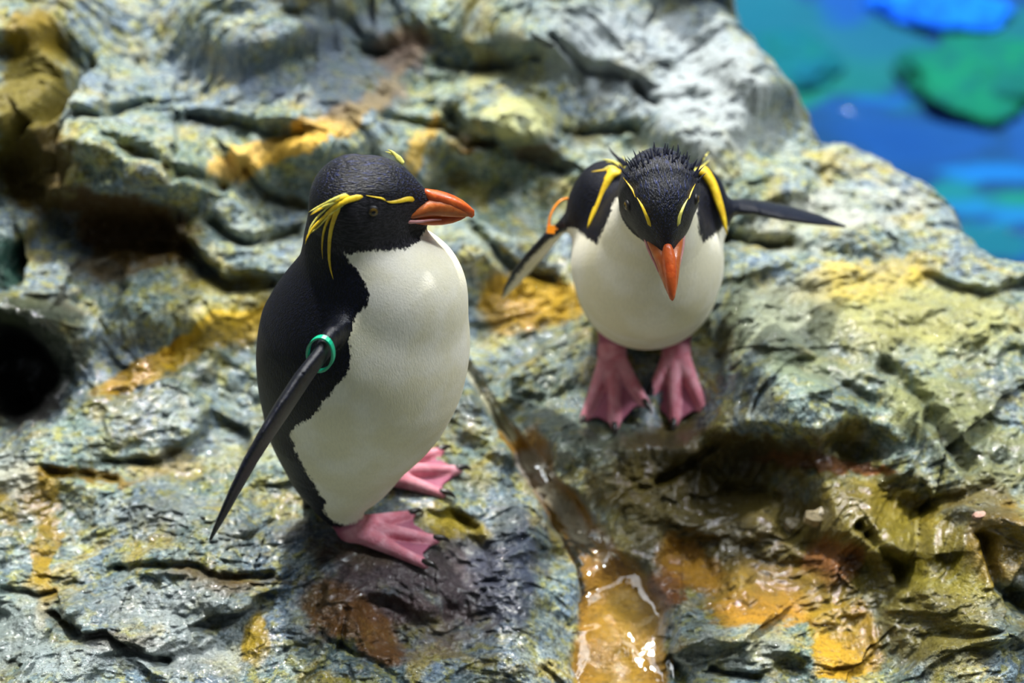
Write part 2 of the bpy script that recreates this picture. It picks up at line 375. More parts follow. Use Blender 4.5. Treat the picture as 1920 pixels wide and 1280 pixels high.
def stain_sheen_colors(u, v, P):
    x, y = P[..., 0], P[..., 1]
    wu = u + 26 * fbm(x * 16, y * 16, 3, 80) + 14 * fbm(x * 70, y * 70, 2, 84); wv = v + 20 * fbm(x * 16, y * 16, 3, 90) + 12 * fbm(x * 70, y * 70, 2, 94)
    rgb = np.zeros(u.shape + (3,)); alpha = np.zeros(u.shape)
    def add(a, col):
        nonlocal rgb, alpha
        c = np.array(srgb(*col)[:3])
        na = a + alpha * (1 - a)
        rgb = (c * a[..., None] + rgb * (alpha * (1 - a))[..., None]) / np.maximum(na, 1e-5)[..., None]
        alpha = na
    for su, sv, ru, rv, ang, col, st in STAINS_SHADE:
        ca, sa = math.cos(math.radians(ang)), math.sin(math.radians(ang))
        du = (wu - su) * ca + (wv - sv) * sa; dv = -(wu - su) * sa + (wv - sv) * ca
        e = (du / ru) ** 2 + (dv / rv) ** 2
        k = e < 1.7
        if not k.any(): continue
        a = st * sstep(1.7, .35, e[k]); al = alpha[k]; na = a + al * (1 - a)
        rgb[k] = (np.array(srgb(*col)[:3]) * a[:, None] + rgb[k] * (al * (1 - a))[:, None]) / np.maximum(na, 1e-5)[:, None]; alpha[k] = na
    ch = channel_mask(wu * .3 + u * .7, wv * .3 + v * .7)
    rim = np.clip(channel_mask(u * .6 + wu * .4, v * .6 + wv * .4), 0, 1)
    add(.85 * rim * sstep(760, 860, v), (182, 130, 20)); add(.5 * rim * sstep(860, 760, v), (150, 128, 70))
    bedp = np.exp(-((u - 1170) / 70) ** 2) * sstep(1060, 1130, v)
    add(.85 * bedp * ch, (178, 148, 84))
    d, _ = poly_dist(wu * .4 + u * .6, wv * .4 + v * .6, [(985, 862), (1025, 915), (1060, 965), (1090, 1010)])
    add(.95 * sstep(32, 12, d), (222, 220, 216))  # milky water reflection painted into the bed colour
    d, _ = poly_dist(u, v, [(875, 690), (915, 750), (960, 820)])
    add(.9 * sstep(14, 5, d), (200, 200, 182))  # pale water highlight painted down the upper channel
    return np.concatenate([rgb, alpha[..., None]], -1)

# ---- rock material
m = NT('wet_rock'); co = m.coords()
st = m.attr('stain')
n_big = m.noise(co, 7, 5, .55, .4); n_mid = m.noise(co, 30, 6, .6, .3); n_spk = m.noise(co, 190, 5, .65); n_och = m.noise(m.mapping(co, loc=(3, 1, 2)), 17, 5, .62, .6)
n_strk = m.noise(m.mapping(co, scale=(40, 150, 90), rot=(0, 0, .55)), 1.0, 5, .6, .5)
c = m.mix(m.rng(n_big, .38, .62), srgb(120, 140, 130), srgb(132, 150, 168))
c = m.mix(m.rng(n_mid, .46, .68), c, srgb(186, 197, 190))
c = m.mix(m.rng(n_strk, .40, .62, 0, .5), c, srgb(92, 106, 104))
c = m.mix(m.rng(n_och, .50, .66, 0, .75), c, srgb(190, 172, 100)); c = m.mix(m.rng(m.noise(m.mapping(co, loc=(1, 8, 4)), 75, 4, .6), .48, .64, 0, .65), c, srgb(184, 180, 100))
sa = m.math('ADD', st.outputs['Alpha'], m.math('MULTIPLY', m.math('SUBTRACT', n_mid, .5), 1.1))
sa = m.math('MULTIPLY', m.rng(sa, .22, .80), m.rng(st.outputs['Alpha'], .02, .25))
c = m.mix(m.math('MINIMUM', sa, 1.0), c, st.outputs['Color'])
c = m.mix(m.math('MULTIPLY', m.rng(n_spk, .36, .50, .75, 0), m.math('SUBTRACT', 1.0, m.math('MULTIPLY', sa, .55))), c, srgb(34, 40, 34))
c = m.mix(m.math('MULTIPLY', m.rng(n_spk, .54, .66, 0, .6), m.math('SUBTRACT', 1.0, m.math('MULTIPLY', sa, .8))), c, srgb(226, 230, 216))
wet = m.rng(m.noise(m.mapping(co, loc=(7, 2, 5)), 13, 4, .55), .38, .62)
wetg = m.attr('wet').outputs['Fac']
dk = m.math('SUBTRACT', 1.0, m.math('MULTIPLY', wetg, m.rng(wet, 0, 1, .22, .46)))      # soaked stone is darker and richer
hs = m.node('ShaderNodeHueSaturation'); m.setin(hs.inputs['Saturation'], m.math('ADD', 1.15, m.math('MULTIPLY', wetg, .2))); m.setin(hs.inputs['Value'], dk); m.link(c, hs.inputs['Color']); c = hs.outputs[0]
hgt = m.math('ADD', m.math('MULTIPLY', n_spk, .8), m.math('ADD', m.math('MULTIPLY', n_mid, 1.4), m.math('MULTIPLY', n_strk, .8)))
nb = m.bump(hgt, .9, .006)
fine = m.noise(co, 420, 3, .6)
nb2 = m.bump(fine, .75, .0032, nb)
m.set(Base_Color=c, Roughness=m.rng(wet, 0, 1, .62, .34), Normal=nb2)
m.setin(m.b.inputs['Coat Weight'], m.math('MULTIPLY', wetg, m.rng(wet, 0, 1, .35, 1.0)))
film = m.bump(m.noise(m.mapping(co, loc=(4, 4, 1)), 230, 3, .6), .6, .0022)
m.setin(m.b.inputs['Coat Roughness'], .06); m.setin(m.b.inputs['Coat Normal'], film)
ROCK = m.mat

def build_rock():
    us = np.concatenate([np.arange(-1000, -60, 10), np.arange(-60, 1981, 2.3), np.arange(1990, 2900, 10)]); vs_ = np.concatenate([np.arange(-420, -40, 10), np.arange(-40, 1321, 2.1), np.arange(1330, 2050, 10)])
    U, Vv = np.meshgrid(us, vs_)
    P, h, s = terrain(U, Vv)
    col = stain_sheen_colors(U, Vv, P)
    wet = np.clip(sstep(380, 760, Vv) * .85 + .12 + .9 * np.exp(-((U - 90) / 110) ** 2 - ((Vv - 640) / 90) ** 2), 0, 1)
    nr, nc = U.shape
    idx = np.arange(nr * nc).reshape(nr, nc)
    F = np.stack([idx[1:, :-1], idx[1:, 1:], idx[:-1, 1:], idx[:-1, :-1]], -1).reshape(-1, 4)
    fu = U[:-1, :-1].ravel(); fv = Vv[:-1, :-1].ravel()
    x = P[:-1, :-1, 0].ravel(); y = P[:-1, :-1, 1].ravel()
    wu = fu + 16 * fbm(x * 14, y * 14, 3, 40); wv = fv + 13 * fbm(x * 14, y * 14, 3, 50)
    b1 = np.interp(wu, [-1200,0,100,220,480,700,880,960,1060,1200,1360,1480,1840,2300], [840,800,780,715,595,520,430,500,525,500,470,462,476,520])
    back = wv < b1
    slab = ~back & poly_inside(wu, wv, [(1362,400),(1358,560),(1345,700),(1330,790),(1400,850),(1520,860),(1640,880),(1720,900),(1790,1000),(1860,1090),(1960,1160),(2500,1300),(2500,300)])
    chl = np.interp(wv, [600,690,775,845,945,1050,1100,1300,1500], [860,885,938,978,1052,1122,1150,1165,1165])
    left = ~back & ~slab & (wu < chl)
    front = ~back & ~slab & ~left
    Pf = P.reshape(-1, 3); cf = col.reshape(-1, 4); wf = wet.ravel()
    for name, msk, lab in (('rock_slope', back, 'grey blue rock slope with ochre streaks rising behind both penguins'),
                           ('rock_slab', slab, 'broad pale speckled rock slab beside the pool edge, right of the crouching penguin'),
                           ('rock_shelf', left, 'wet grey rock shelf with orange stains under the upright penguin'),
                           ('rock_ledge', front, 'dark stepped brown rock ledges under the penguin that spreads its flippers')):
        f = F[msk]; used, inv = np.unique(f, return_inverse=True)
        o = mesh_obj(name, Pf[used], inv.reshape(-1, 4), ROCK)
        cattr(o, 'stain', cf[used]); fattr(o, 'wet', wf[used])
        tag(o, lab, 'rock', 'structure')
build_rock()
def ground(u, v):
    P, _, _ = terrain(np.array([float(u)]), np.array([float(v)])); return P[0]

# ================================================================== WATER
def water_mat(name, tint, rough, scale, dist, gloss=1.0):
    m = NT(name); co = m.coords()
    n = m.noise(m.mapping(co, scale=(1, .7, 1)), scale, 3, .5, .6)
    nb = m.bump(n, 1.0, dist)
    tr = m.node('ShaderNodeBsdfTransparent'); tr.inputs[0].default_value = tint
    gl = m.node('ShaderNodeBsdfGlossy'); gl.inputs['Roughness'].default_value = rough; m.link(nb, gl.inputs['Normal'])
    fr = m.node('ShaderNodeFresnel'); fr.inputs['IOR'].default_value = 1.33; m.link(nb, fr.inputs['Normal'])
    mx = m.node('ShaderNodeMixShader'); m.link(m.math('MULTIPLY', fr.outputs[0], gloss), mx.inputs[0]); m.link(tr.outputs[0], mx.inputs[1]); m.link(gl.outputs[0], mx.inputs[2])
    m.link(mx.outputs[0], m.out.inputs['Surface']); m.n.remove(m.b)
    return m.mat
# trickle in the channel
def build_stream():
    rows = []; pts = np.array(CHANNEL, float); W = np.array(CHW, float)
    N = 150; K = 26
    tt = np.linspace(0, len(pts) - 1, N)
    cu = np.interp(tt, np.arange(len(pts)), pts[:, 0]); cv = np.interp(tt, np.arange(len(pts)), pts[:, 1]); w = np.interp(tt, np.arange(len(pts)), W)
    du = np.gradient(cu); dv = np.gradient(cv); L = np.hypot(du, dv); nu, nv = -dv / L, du / L
    kk = np.linspace(-1.12, 1.12, K)
    U = cu[:, None] + nu[:, None] * w[:, None] * kk[None]; Vv = cv[:, None] + nv[:, None] * w[:, None] * kk[None]
    P, h, s = terrain(U, Vv)
    # water level: smoothed bed along the channel plus a few millimetres
    bed = P[:, 6:-6].mean(1)
    k = np.ones(13) / 13
    bp = np.pad(bed, ((6, 6), (0, 0)), 'edge'); bz = np.convolve(bp[:, 2], k, 'valid')
    lvl = bz + np.interp(cv, [680, 1000, 1120, 1500], [.003, .005, .007, .008])
    rip = .0016 * fbm(P[..., 0] * 90, P[..., 1] * 60, 3, 33) * np.interp(cv, [680, 1050, 1150, 1500], [1.3, 1, .12, .08])[:, None]
    # slide the sheet along the line of sight of gravity: same x,y, flat level across
    Q = P.copy(); Q[..., 2] = lvl[:, None] + rip + .0025 * (np.abs(kk)[None] ** 4)
    idx = np.arange(N * K).reshape(N, K)
    F = np.stack([idx[1:, :-1], idx[1:, 1:], idx[:-1, 1:], idx[:-1, :-1]], -1).reshape(-1, 4)
    o = mesh_obj('stream_water', Q.reshape(-1, 3), F, water_mat('trickle_water', (1.0, .975, .86, 1), .04, 34, .0014, 2.4))
    tag(o, 'thin trickle of clear water running down the orange stained channel', 'water', 'stuff')
build_stream()

# big blue pool beyond the rock
POOL_Z = -0.38
def grid_obj(name, x0, x1, y0, y1, nx, ny, zf, mat):
    X, Y = np.meshgrid(np.linspace(x0, x1, nx), np.linspace(y0, y1, ny)); Z = zf(X, Y)
    idx = np.arange(nx * ny).reshape(ny, nx)
    F = np.stack([idx[:-1, :-1], idx[:-1, 1:], idx[1:, 1:], idx[1:, :-1]], -1).reshape(-1, 4)
    return mesh_obj(name, np.stack([X, Y, Z], -1).reshape(-1, 3), F, mat)
m = NT('pool_paint'); co = m.coords()
n1 = m.noise(m.mapping(co, scale=(1.0, 1.6, 1)), 5, 4, .55, .8); weed = m.attr('stain')
c = m.mix(m.rng(n1, .36, .64), srgb(0, 24, 74), srgb(0, 42, 108))
c = m.mix(m.rng(m.math('ADD', weed.outputs['Alpha'], m.math('MULTIPLY', m.math('SUBTRACT', n1, .5), .8)), .2, .8), c, weed.outputs['Color'])
m.set(Base_Color=c, Roughness=.6); POOLM = m.mat
FLOOR_Z = -.74
o = grid_obj('floor', -3.5, 6, 1.6, 9, 300, 260, lambda X, Y: FLOOR_Z + .02 * fbm(X * 1.5, Y * 1.5, 3, 5), POOLM)
tag(o, 'deep blue painted floor of the pool behind the rocks', 'pool floor', 'structure')
WEED = [(1450,60,110,70,(0,105,120)),(1560,120,120,70,(0,118,105)),(1490,150,80,50,(0,130,90)),(1640,60,90,50,(0,100,125)),(1400,0,90,60,(0,110,125)),(1700,200,60,20,(0,90,120)),(1640,190,60,14,(10,90,190)),
        (1860,320,130,22,(0,120,200)),(1800,370,60,30,(0,130,120)),(1860,400,110,20,(0,125,185)),(1840,455,90,26,(0,110,120)),(1930,370,60,16,(0,140,90)),(1600,10,60,40,(0,70,170)),(1920,60,90,50,(0,110,110)),(2000,250,120,60,(0,60,150))]
P = np.empty(len(o.data.vertices) * 3); o.data.vertices.foreach_get('co', P); P = P.reshape(-1, 3); wu, wv, _ = project(P); wu = wu + 45 * fbm(P[:, 0] * 5, P[:, 1] * 5, 3, 201); wv = wv + 26 * fbm(P[:, 0] * 5, P[:, 1] * 5, 3, 211)
rgb = np.zeros((len(P), 3)); al = np.zeros(len(P))
for a_, b_, ru, rv, cc in WEED:
    w = .95 * sstep(1.6, .3, ((wu - a_) / ru) ** 2 + ((wv - b_) / rv) ** 2); na = w + al * (1 - w)
    rgb = (np.array(srgb(*cc)[:3]) * .50 * w[:, None] + rgb * (al * (1 - w))[:, None]) / np.maximum(na, 1e-5)[:, None]; al = na
cattr(o, 'stain', np.concatenate([rgb, al[:, None]], 1))
o = grid_obj('pool_water', -3.5, 6, 1.6, 9, 240, 190, lambda X, Y: POOL_Z + .008 * fbm(X * 5, Y * 8, 3, 9), water_mat('pool_water', (.42, .86, 1.0, 1), .03, 9, .02, .35))
tag(o, 'clear blue rippled water of the pool behind the rocks', 'water', 'stuff')
def algae(name, c1, c2):
    m = NT(name); co = m.coords(); n = m.noise(co, 12, 5, .6, .4)
    m.set(Base_Color=m.mix(m.rng(n, .36, .64), c1, c2), Roughness=.75, Normal=m.bump(m.noise(co, 40, 5), .8, .02)); return m.mat
ALG = algae('green_algae', srgb(5, 112, 62), srgb(0, 88, 70)); ALG2 = algae('teal_algae', srgb(0, 96, 84), srgb(0, 84, 96)); PALEB = algae('pale_blue_patch', srgb(5, 86, 215), srgb(30, 120, 240)); CYAN = algae('cyan_stone', srgb(0, 160, 190), srgb(20, 175, 160))
def boulder(name, u, v, rx, ry, rz, mat, label, seed):
    d = ray(u, v); c = EYE + d * ((FLOOR_Z + rz * .7 - CAM_H) / d[2]); c[2] = FLOOR_Z + rz * .45
    nu, nv = 48, 28
    th = np.linspace(0, 2 * math.pi, nu, endpoint=False); ph = np.linspace(-math.pi / 2, math.pi / 2, nv)
    T, Pp = np.meshgrid(th, ph); D = np.stack([np.cos(Pp) * np.cos(T), np.cos(Pp) * np.sin(T), np.sin(Pp)], -1)
    r = 1 + .5 * fbm(D[..., 0] * 1.6 + D[..., 2] * 1.1, D[..., 1] * 1.6 - D[..., 2] * .9, 3, seed)
    r[0] = r[0].mean(); r[-1] = r[-1].mean()
    Q = D * r[..., None] * np.array([rx, ry, rz])
    idx = np.arange(nu * nv).reshape(nv, nu); nx = np.roll(idx, -1, 1)
    F = np.stack([idx[:-1], nx[:-1], nx[1:], idx[1:]], -1).reshape(-1, 4)
    o = mesh_obj(name, Q.reshape(-1, 3), F, mat); o.location = c
    tag(o, label, 'rock'); return o
boulder('algae_rock', 1850, 135, .185, .15, .03, ALG, 'large rounded bright green algae rock under the pool water', 3)
boulder('algae_rock', 1480, 110, .10, .12, .025, ALG2, 'teal weed covered rock under the pool water against the rock slope', 5)
boulder('pale_patch', 1760, 14, .145, .085, .03, PALEB, 'bright light blue flat patch below the pool surface at the back', 9)  # flattened blue shape placed for the bright ellipse at the pool's back
# ================================================================== PENGUINS
# ---- distance-field modelling: each body is blended from tapered limbs and skinned as ONE continuous surface
def smin(a, b, k):
    h = np.clip(.5 + .5 * (b - a) / k, 0, 1); return b + (a - b) * h - k * h * (1 - h)
def cone(P, a, b, ra, rb):
    ab = b - a; t = np.clip(((P - a) @ ab) / (ab @ ab), 0, 1)
    q = P - a; q -= t[:, None] * ab
    return np.sqrt(np.einsum('ij,ij->i', q, q)) - (ra + t * (rb - ra))
def sphere(P, c, r): return np.linalg.norm(P - c, axis=1) - r
def blade(P, pts, e1, e2, A, B):
    """flattened limb along a polyline: e1 thin axis, e2 wide axis, A/B half sizes per point"""
    best = np.full(len(P), 1e9); q1 = np.zeros(len(P)); q2 = np.zeros(len(P)); tt = np.zeros(len(P))
    for i in range(len(pts) - 1):
        a, b = pts[i], pts[i + 1]; ab = b - a; L2 = ab @ ab
        t = np.clip(((P - a) @ ab) / L2, 0, 1)
        off = P - a - t[:, None] * ab
        d1 = off @ e1[i]; d2 = off @ e2[i]; d3 = off @ (ab / math.sqrt(L2))
        aa = A[i] + t * (A[i + 1] - A[i]); bb = B[i] + t * (B[i + 1] - B[i])
        r = np.sqrt((d1 / aa) ** 2 + (d2 / bb) ** 2 + (d3 / aa) ** 2)
        d = (r - 1) * aa
        m = d < best; best = np.where(m, d, best); q1 = np.where(m, d1 / aa, q1); q2 = np.where(m, d2 / bb, q2); tt = np.where(m, i + t, tt)
    return best, q1, q2, tt
def skin_surface(f, lo, hi, vox):
    lo = np.array(lo); n = np.ceil((np.array(hi) - lo) / vox).astype(int) + 1
    BS = 16; nb = np.ceil(n / BS).astype(int); n = nb * BS
    G = np.empty(n, np.float32)
    bi = np.stack(np.meshgrid(*[np.arange(k) for k in nb], indexing='ij'), -1).reshape(-1, 3)
    cen = lo + (bi * BS + BS / 2 - .5) * vox
    dc = f(cen)
    loc = np.stack(np.meshgrid(*[np.arange(BS)] * 3, indexing='ij'), -1).reshape(-1, 3)
    lim = BS * vox * .87 * 1.35
    act = np.abs(dc) < lim
    for b_, d_ in zip(bi[~act], dc[~act]):
        x, y, z = b_ * BS; G[x:x + BS, y:y + BS, z:z + BS] = d_
    A = bi[act]
    for k in range(0, len(A), 40):
        ch = A[k:k + 40]
        pts = (lo + (ch[:, None] * BS + loc[None]) * vox).reshape(-1, 3)
        d = f(pts).reshape(len(ch), BS, BS, BS)
        for c_, dd in zip(ch, d):
            x, y, z = c_ * BS; G[x:x + BS, y:y + BS, z:z + BS] = dd
    ins = G < 0
    c8 = np.zeros(tuple(n - 1), np.uint8)
    for i in (0, 1):
        for j in (0, 1):
            for k in (0, 1):
                c8 += ins[i:n[0] - 1 + i, j:n[1] - 1 + j, k:n[2] - 1 + k]
    cells = np.argwhere((c8 > 0) & (c8 < 8))
    vid = np.full(tuple(n - 1), -1, np.int32); vid[tuple(cells.T)] = np.arange(len(cells))
    acc = np.zeros((len(cells), 3)); cnt = np.zeros(len(cells))
    cor = [(i, j, k) for i in (0, 1) for j in (0, 1) for k in (0, 1)]
    for a in cor:
        for ax in range(3):
            if a[ax]: continue
            b = list(a); b[ax] = 1
            ga = G[tuple((cells + a).T)]; gb = G[tuple((cells + b).T)]
            m = (ga < 0) != (gb < 0)
            t = np.where(m, ga / np.where(m, ga - gb, 1), 0)
            p = np.array(a, float)[None] + t[:, None] * (np.array(b) - np.array(a))[None]
            acc += np.where(m[:, None], p, 0); cnt += m
    vert = lo + (cells + acc / cnt[:, None]) * vox
    faces = []
    for ax in range(3):
        o1, o2 = [(1, 2), (2, 0), (0, 1)][ax]
        s0 = [slice(None)] * 3; s1 = [slice(None)] * 3; s0[ax] = slice(0, -1); s1[ax] = slice(1, None)
        e = np.argwhere(ins[tuple(s0)] != ins[tuple(s1)])
        e = e[(e[:, o1] > 0) & (e[:, o2] > 0)]
        e = e[(e < (n - 1)).all(1)]
        d1 = np.zeros(3, int); d1[o1] = 1; d2 = np.zeros(3, int); d2[o2] = 1
        q = np.stack([vid[tuple((e - d1 - d2).T)], vid[tuple((e - d2).T)], vid[tuple(e.T)], vid[tuple((e - d1).T)]], 1)
        flip = ~ins[tuple(e.T)]
        q[flip] = q[flip][:, ::-1]
        faces.append(q)
    F = np.concatenate(faces); F = F[(F >= 0).all(1)]
    # settle the vertices on the surface
    e = vox * .4
    for it in range(1):
        d0 = f(vert); g = np.stack([f(vert + e * np.eye(3)[k]) - d0 for k in range(3)], 1) / e
        gl = np.maximum((g * g).sum(1), .05)
        vert = vert - np.clip(d0 / gl, -vox, vox)[:, None] * g * .8
    return vert, F
def raycast(f, u, v, t0=1.45, t1=2.6):
    d = ray(u, v); t = t0
    for _ in range(160):
        p = EYE + d * t; s = float(f(p[None])[0])
        if s < 2e-4: return p
        t += max(s * .6, 4e-4)
        if t > t1: break
    return EYE + d * t
def unit(a): return a / np.linalg.norm(a)
def near(P, c, r, fn, margin=.03):
    dist = np.linalg.norm(P - c, axis=1); out = dist - (r - margin); m = dist < r
    if m.any(): out[m] = fn(P[m])
    return out

def spline(pts, n):
    pts = np.asarray(pts, float); m = len(pts); out = []
    P = np.vstack([2 * pts[0] - pts[1], pts, 2 * pts[-1] - pts[-2]])
    for x in np.linspace(0, m - 1, n):
        i = min(int(x), m - 2); t = x - i; a, b, c, d = P[i], P[i + 1], P[i + 2], P[i + 3]
        out.append(.5 * (2 * b + (c - a) * t + (2 * a - 5 * b + 4 * c - d) * t * t + (3 * b - a - 3 * c + d) * t ** 3))
    return np.array(out)
# ---- small swept shapes
def sweep(pts, ra, rb, wide, seg=8, tip=True):
    """tapered tube, half sizes ra (thin) and rb (along wide axis) per point"""
    pts = [np.asarray(p, float) for p in pts]; n = len(pts); vs_, fs = [], []
    for i, p in enumerate(pts):
        t = unit(pts[min(i + 1, n - 1)] - pts[max(i - 1, 0)]); w = wide[i] if isinstance(wide, list) else wide
        w = unit(w - t * (w @ t)); nrm = np.cross(t, w)
        for k in range(seg):
            a = 2 * math.pi * k / seg; vs_.append(p + w * (rb[i] * math.cos(a)) + nrm * (ra[i] * math.sin(a)))
    for i in range(n - 1):
        for k in range(seg):
            k2 = (k + 1) % seg; fs.append((i * seg + k, i * seg + k2, (i + 1) * seg + k2, (i + 1) * seg + k))
    fs.append(tuple(reversed(range(seg)))); fs.append(tuple((n - 1) * seg + k for k in range(seg)))
    return vs_, fs
def feather(name, pts, w, mat, parent, wide, n=12, thin=.3, blunt=False):
    P = spline(pts, n); t = np.linspace(0, 1, n)
    prof = np.clip(np.minimum(t / .12 + .35, 1) * (1 - (t if not blunt else t ** 2.2)) ** .75, .04, 1)
    vs_, fs = sweep(P, list(w * thin * prof), list(w * prof), wide, 8)
    o = mesh_obj(name, vs_, fs, mat); keep_world(o, parent); return o

# ---- plumage
def plumage():
    m = NT('penguin_plumage'); co = m.coords()
    fc = m.attr('flow').outputs['Vector']
    jag = m.math('MULTIPLY', m.math('SUBTRACT', m.noise(m.mapping(co, scale=(1, 1, .45)), 330, 4, .65), .5), .011)
    sh = m.noise(fc, 620, 3, .6)
    fe = m.noise(fc, 1300, 2, .5)
    hd = m.attr('crown').outputs['Fac']
    blk = m.mix(m.rng(sh, .42, .66), srgb(5, 6, 12), srgb(14, 18, 38)); blk = m.mix(m.math('MULTIPLY', hd, m.rng(sh, .56, .70, 0, .7)), blk, srgb(50, 62, 120))  # blue streaks put feather glints into the crown colour
    face = m.mix(m.rng(sh, .38, .66), srgb(24, 24, 27), srgb(50, 48, 54))
    wht = m.mix(m.rng(m.noise(co, 24, 3), .35, .65), srgb(236, 232, 216), srgb(226, 220, 192))
    wht = m.mix(m.rng(sh, .40, .62, .0, .10), wht, srgb(150, 150, 140))
    fa = m.rng(m.math('ADD', m.attr('sd_face').outputs['Fac'], jag), -.004, .004)
    wf = m.rng(m.math('ADD', m.attr('sd_white').outputs['Fac'], jag), -.0012, .0012)
    pf = m.rng(m.math('ADD', m.attr('sd_pink').outputs['Fac'], m.math('MULTIPLY', jag, .9)), -.003, .003)
    pk = m.noise(m.mapping(co, scale=(1, 1, 1)), 60, 4, .6, .5)
    pink = m.mix(m.rng(pk, .36, .66), srgb(194, 112, 128), srgb(216, 152, 166))
    pink = m.mix(m.math('MULTIPLY', m.rng(m.attr('web').outputs['Fac'], .2, .9), .85), pink, srgb(146, 74, 102))
    c = m.mix(fa, blk, face); c = m.mix(wf, c, wht); 
    sk = m.attr('sole').outputs['Fac']
    pink = m.mix(m.rng(sk, .3, .7), pink, srgb(25, 20, 24))
    c = m.mix(pf, c, pink)
    fl = m.rng(m.attr('flip').outputs['Fac'], .4, .6)
    rough = m.math('ADD', m.math('MULTIPLY', wf, .30), .50)
    rough = m.math('SUBTRACT', rough, m.math('ADD', m.math('MULTIPLY', fl, .18), m.math('MULTIPLY', hd, .12)))
    rough = m.math('SUBTRACT', rough, m.math('MULTIPLY', pf, .12))
    vo = m.voro(fc, 800)
    hgt = m.math('ADD', m.math('ADD', sh, m.math('MULTIPLY', fe, .6)), m.math('MULTIPLY', vo, -.25))
    amt = m.math('SUBTRACT', m.math('SUBTRACT', 1.0, m.math('MULTIPLY', wf, .72)), m.math('MULTIPLY', fl, .3))
    amt = m.math('ADD', m.math('MAXIMUM', amt, .12), m.math('MULTIPLY', hd, .5))
    nb = m.bump(m.math('MULTIPLY', hgt, amt), .8, .0013); rough = m.math('ADD', rough, m.math('MULTIPLY', wf, .12))
    m.set(Base_Color=c, Roughness=rough, Normal=nb)
    m.setin(m.b.inputs['Specular IOR Level'], m.math('ADD', m.math('ADD', .18, m.math('MULTIPLY', hd, .14)), m.math('MULTIPLY', m.math('ADD', fl, pf), .25))); m.setin(m.b.inputs['Sheen Weight'], .02); m.setin(m.b.inputs['Sheen Roughness'], .4)
    m.setin(m.b.inputs['Subsurface Weight'], m.math('MULTIPLY', pf, .25)); m.b.inputs['Subsurface Radius'].default_value = (.004, .0015, .001); m.b.inputs['Subsurface Scale'].default_value = 1.0
    return m.mat
PLUM = plumage()
def horn(name, c1, c2, rough=.32):
    m = NT(name); co = m.coords(); n = m.noise(co, 90, 4, .6, .6)
    m.set(Base_Color=m.mix(m.rng(n, .35, .65), c1, c2), Roughness=rough, Normal=m.bump(m.noise(co, 260, 3), .25, .0015))
    m.setin(m.b.inputs['Subsurface Weight'], .12); m.b.inputs['Subsurface Radius'].default_value = (.003, .001, .0005); return m.mat
BEAK_D = horn('beak_red_orange', srgb(176, 70, 22), srgb(200, 92, 34)); BEAK_L = horn('beak_orange', srgb(186, 104, 46), srgb(172, 84, 32)); GAPE = horn('gape_skin', srgb(206, 150, 150), srgb(190, 128, 126), .5)
CLAW = horn('claw_black', srgb(20, 18, 20), srgb(44, 38, 34), .3)
YEL = horn('crest_yellow', srgb(232, 200, 40), srgb(206, 168, 20), .45); YPL = horn('crest_pale', srgb(232, 228, 120), srgb(214, 204, 90), .5); BLKF = horn('crest_black', srgb(12, 14, 26), srgb(24, 28, 52), .45)
IRIS = horn('iris', srgb(92, 72, 14), srgb(66, 48, 10), .2); PUPIL = plain('pupil', srgb(4, 4, 6), .08).mat; LID = plain('eye_rim', srgb(16, 14, 16), .5).mat
GREEN = plain('green_band', srgb(10, 172, 128), .35).mat; ORANGE = plain('orange_tie', srgb(255, 150, 24), .35).mat

# ---- the upright bird, facing right ---------------------------------------------------------------
ANK_N = ground(648, 1010); ANK_F = ground(700, 908)
M = (ANK_N + ANK_F) / 2; M[2] = 0
FB = unit(V3(ANK_F[1] - ANK_N[1], -(ANK_F[0] - ANK_N[0]), 0))     # body faces this way
RB = V3(FB[1], -FB[0], 0)                                          # its right flank, towards the camera
def LP(u, v, off=0.0): return on_plane(u, v, M + RB * off, RB)
def LS(u, v, rpx, off=0.0):
    p = LP(u, v, off); return p, rpx * ((p - EYE) @ FWD) / FPX
def mirror(p): return p - 2 * ((p - M) @ RB) * RB
# head frame: X to the beak, Y to the bird's left, Z to the crown; profile square to the camera
HC = LP(675, 377); HS = ((HC - EYE) @ FWD) / FPX
def HL(u, v, off=0.0):
    p = on_plane(u, v, HC + V3(0, -off, 0), V3(0, -1, 0)) - HC; return V3(p[0], p[1], p[2])
HEAD_SPH = [(675,377,91),(722,374,66),(716,397,68),(757,384,42),(703,368,80)]
HSPH = [(HL(a, b), r * HS) for a, b, r in HEAD_SPH]
def head_local(Q):
    Q = Q.copy(); Q[:, 1] /= np.interp(Q[:, 0], [.012, .034, .056], [.84, .72, .50])
    d = cone(Q, HSPH[0][0], HSPH[1][0], HSPH[0][1], HSPH[1][1])
    d = smin(d, cone(Q, HSPH[0][0] + V3(.006, 0, -.006), HSPH[2][0], HSPH[2][1], HSPH[2][1]), .012)
    d = smin(d, cone(Q, HSPH[0][0], HSPH[4][0], HSPH[0][1] * .97, HSPH[4][1]), .010)
    d = smin(d, cone(Q, HSPH[1][0] + V3(0, 0, -.004), HSPH[3][0], HSPH[1][1] * .9, HSPH[3][1]), .014)
    d = smin(d, cone(Q, HSPH[3][0], HL(790, 388), HSPH[3][1] * .95, .0135), .012)
    return d * .85

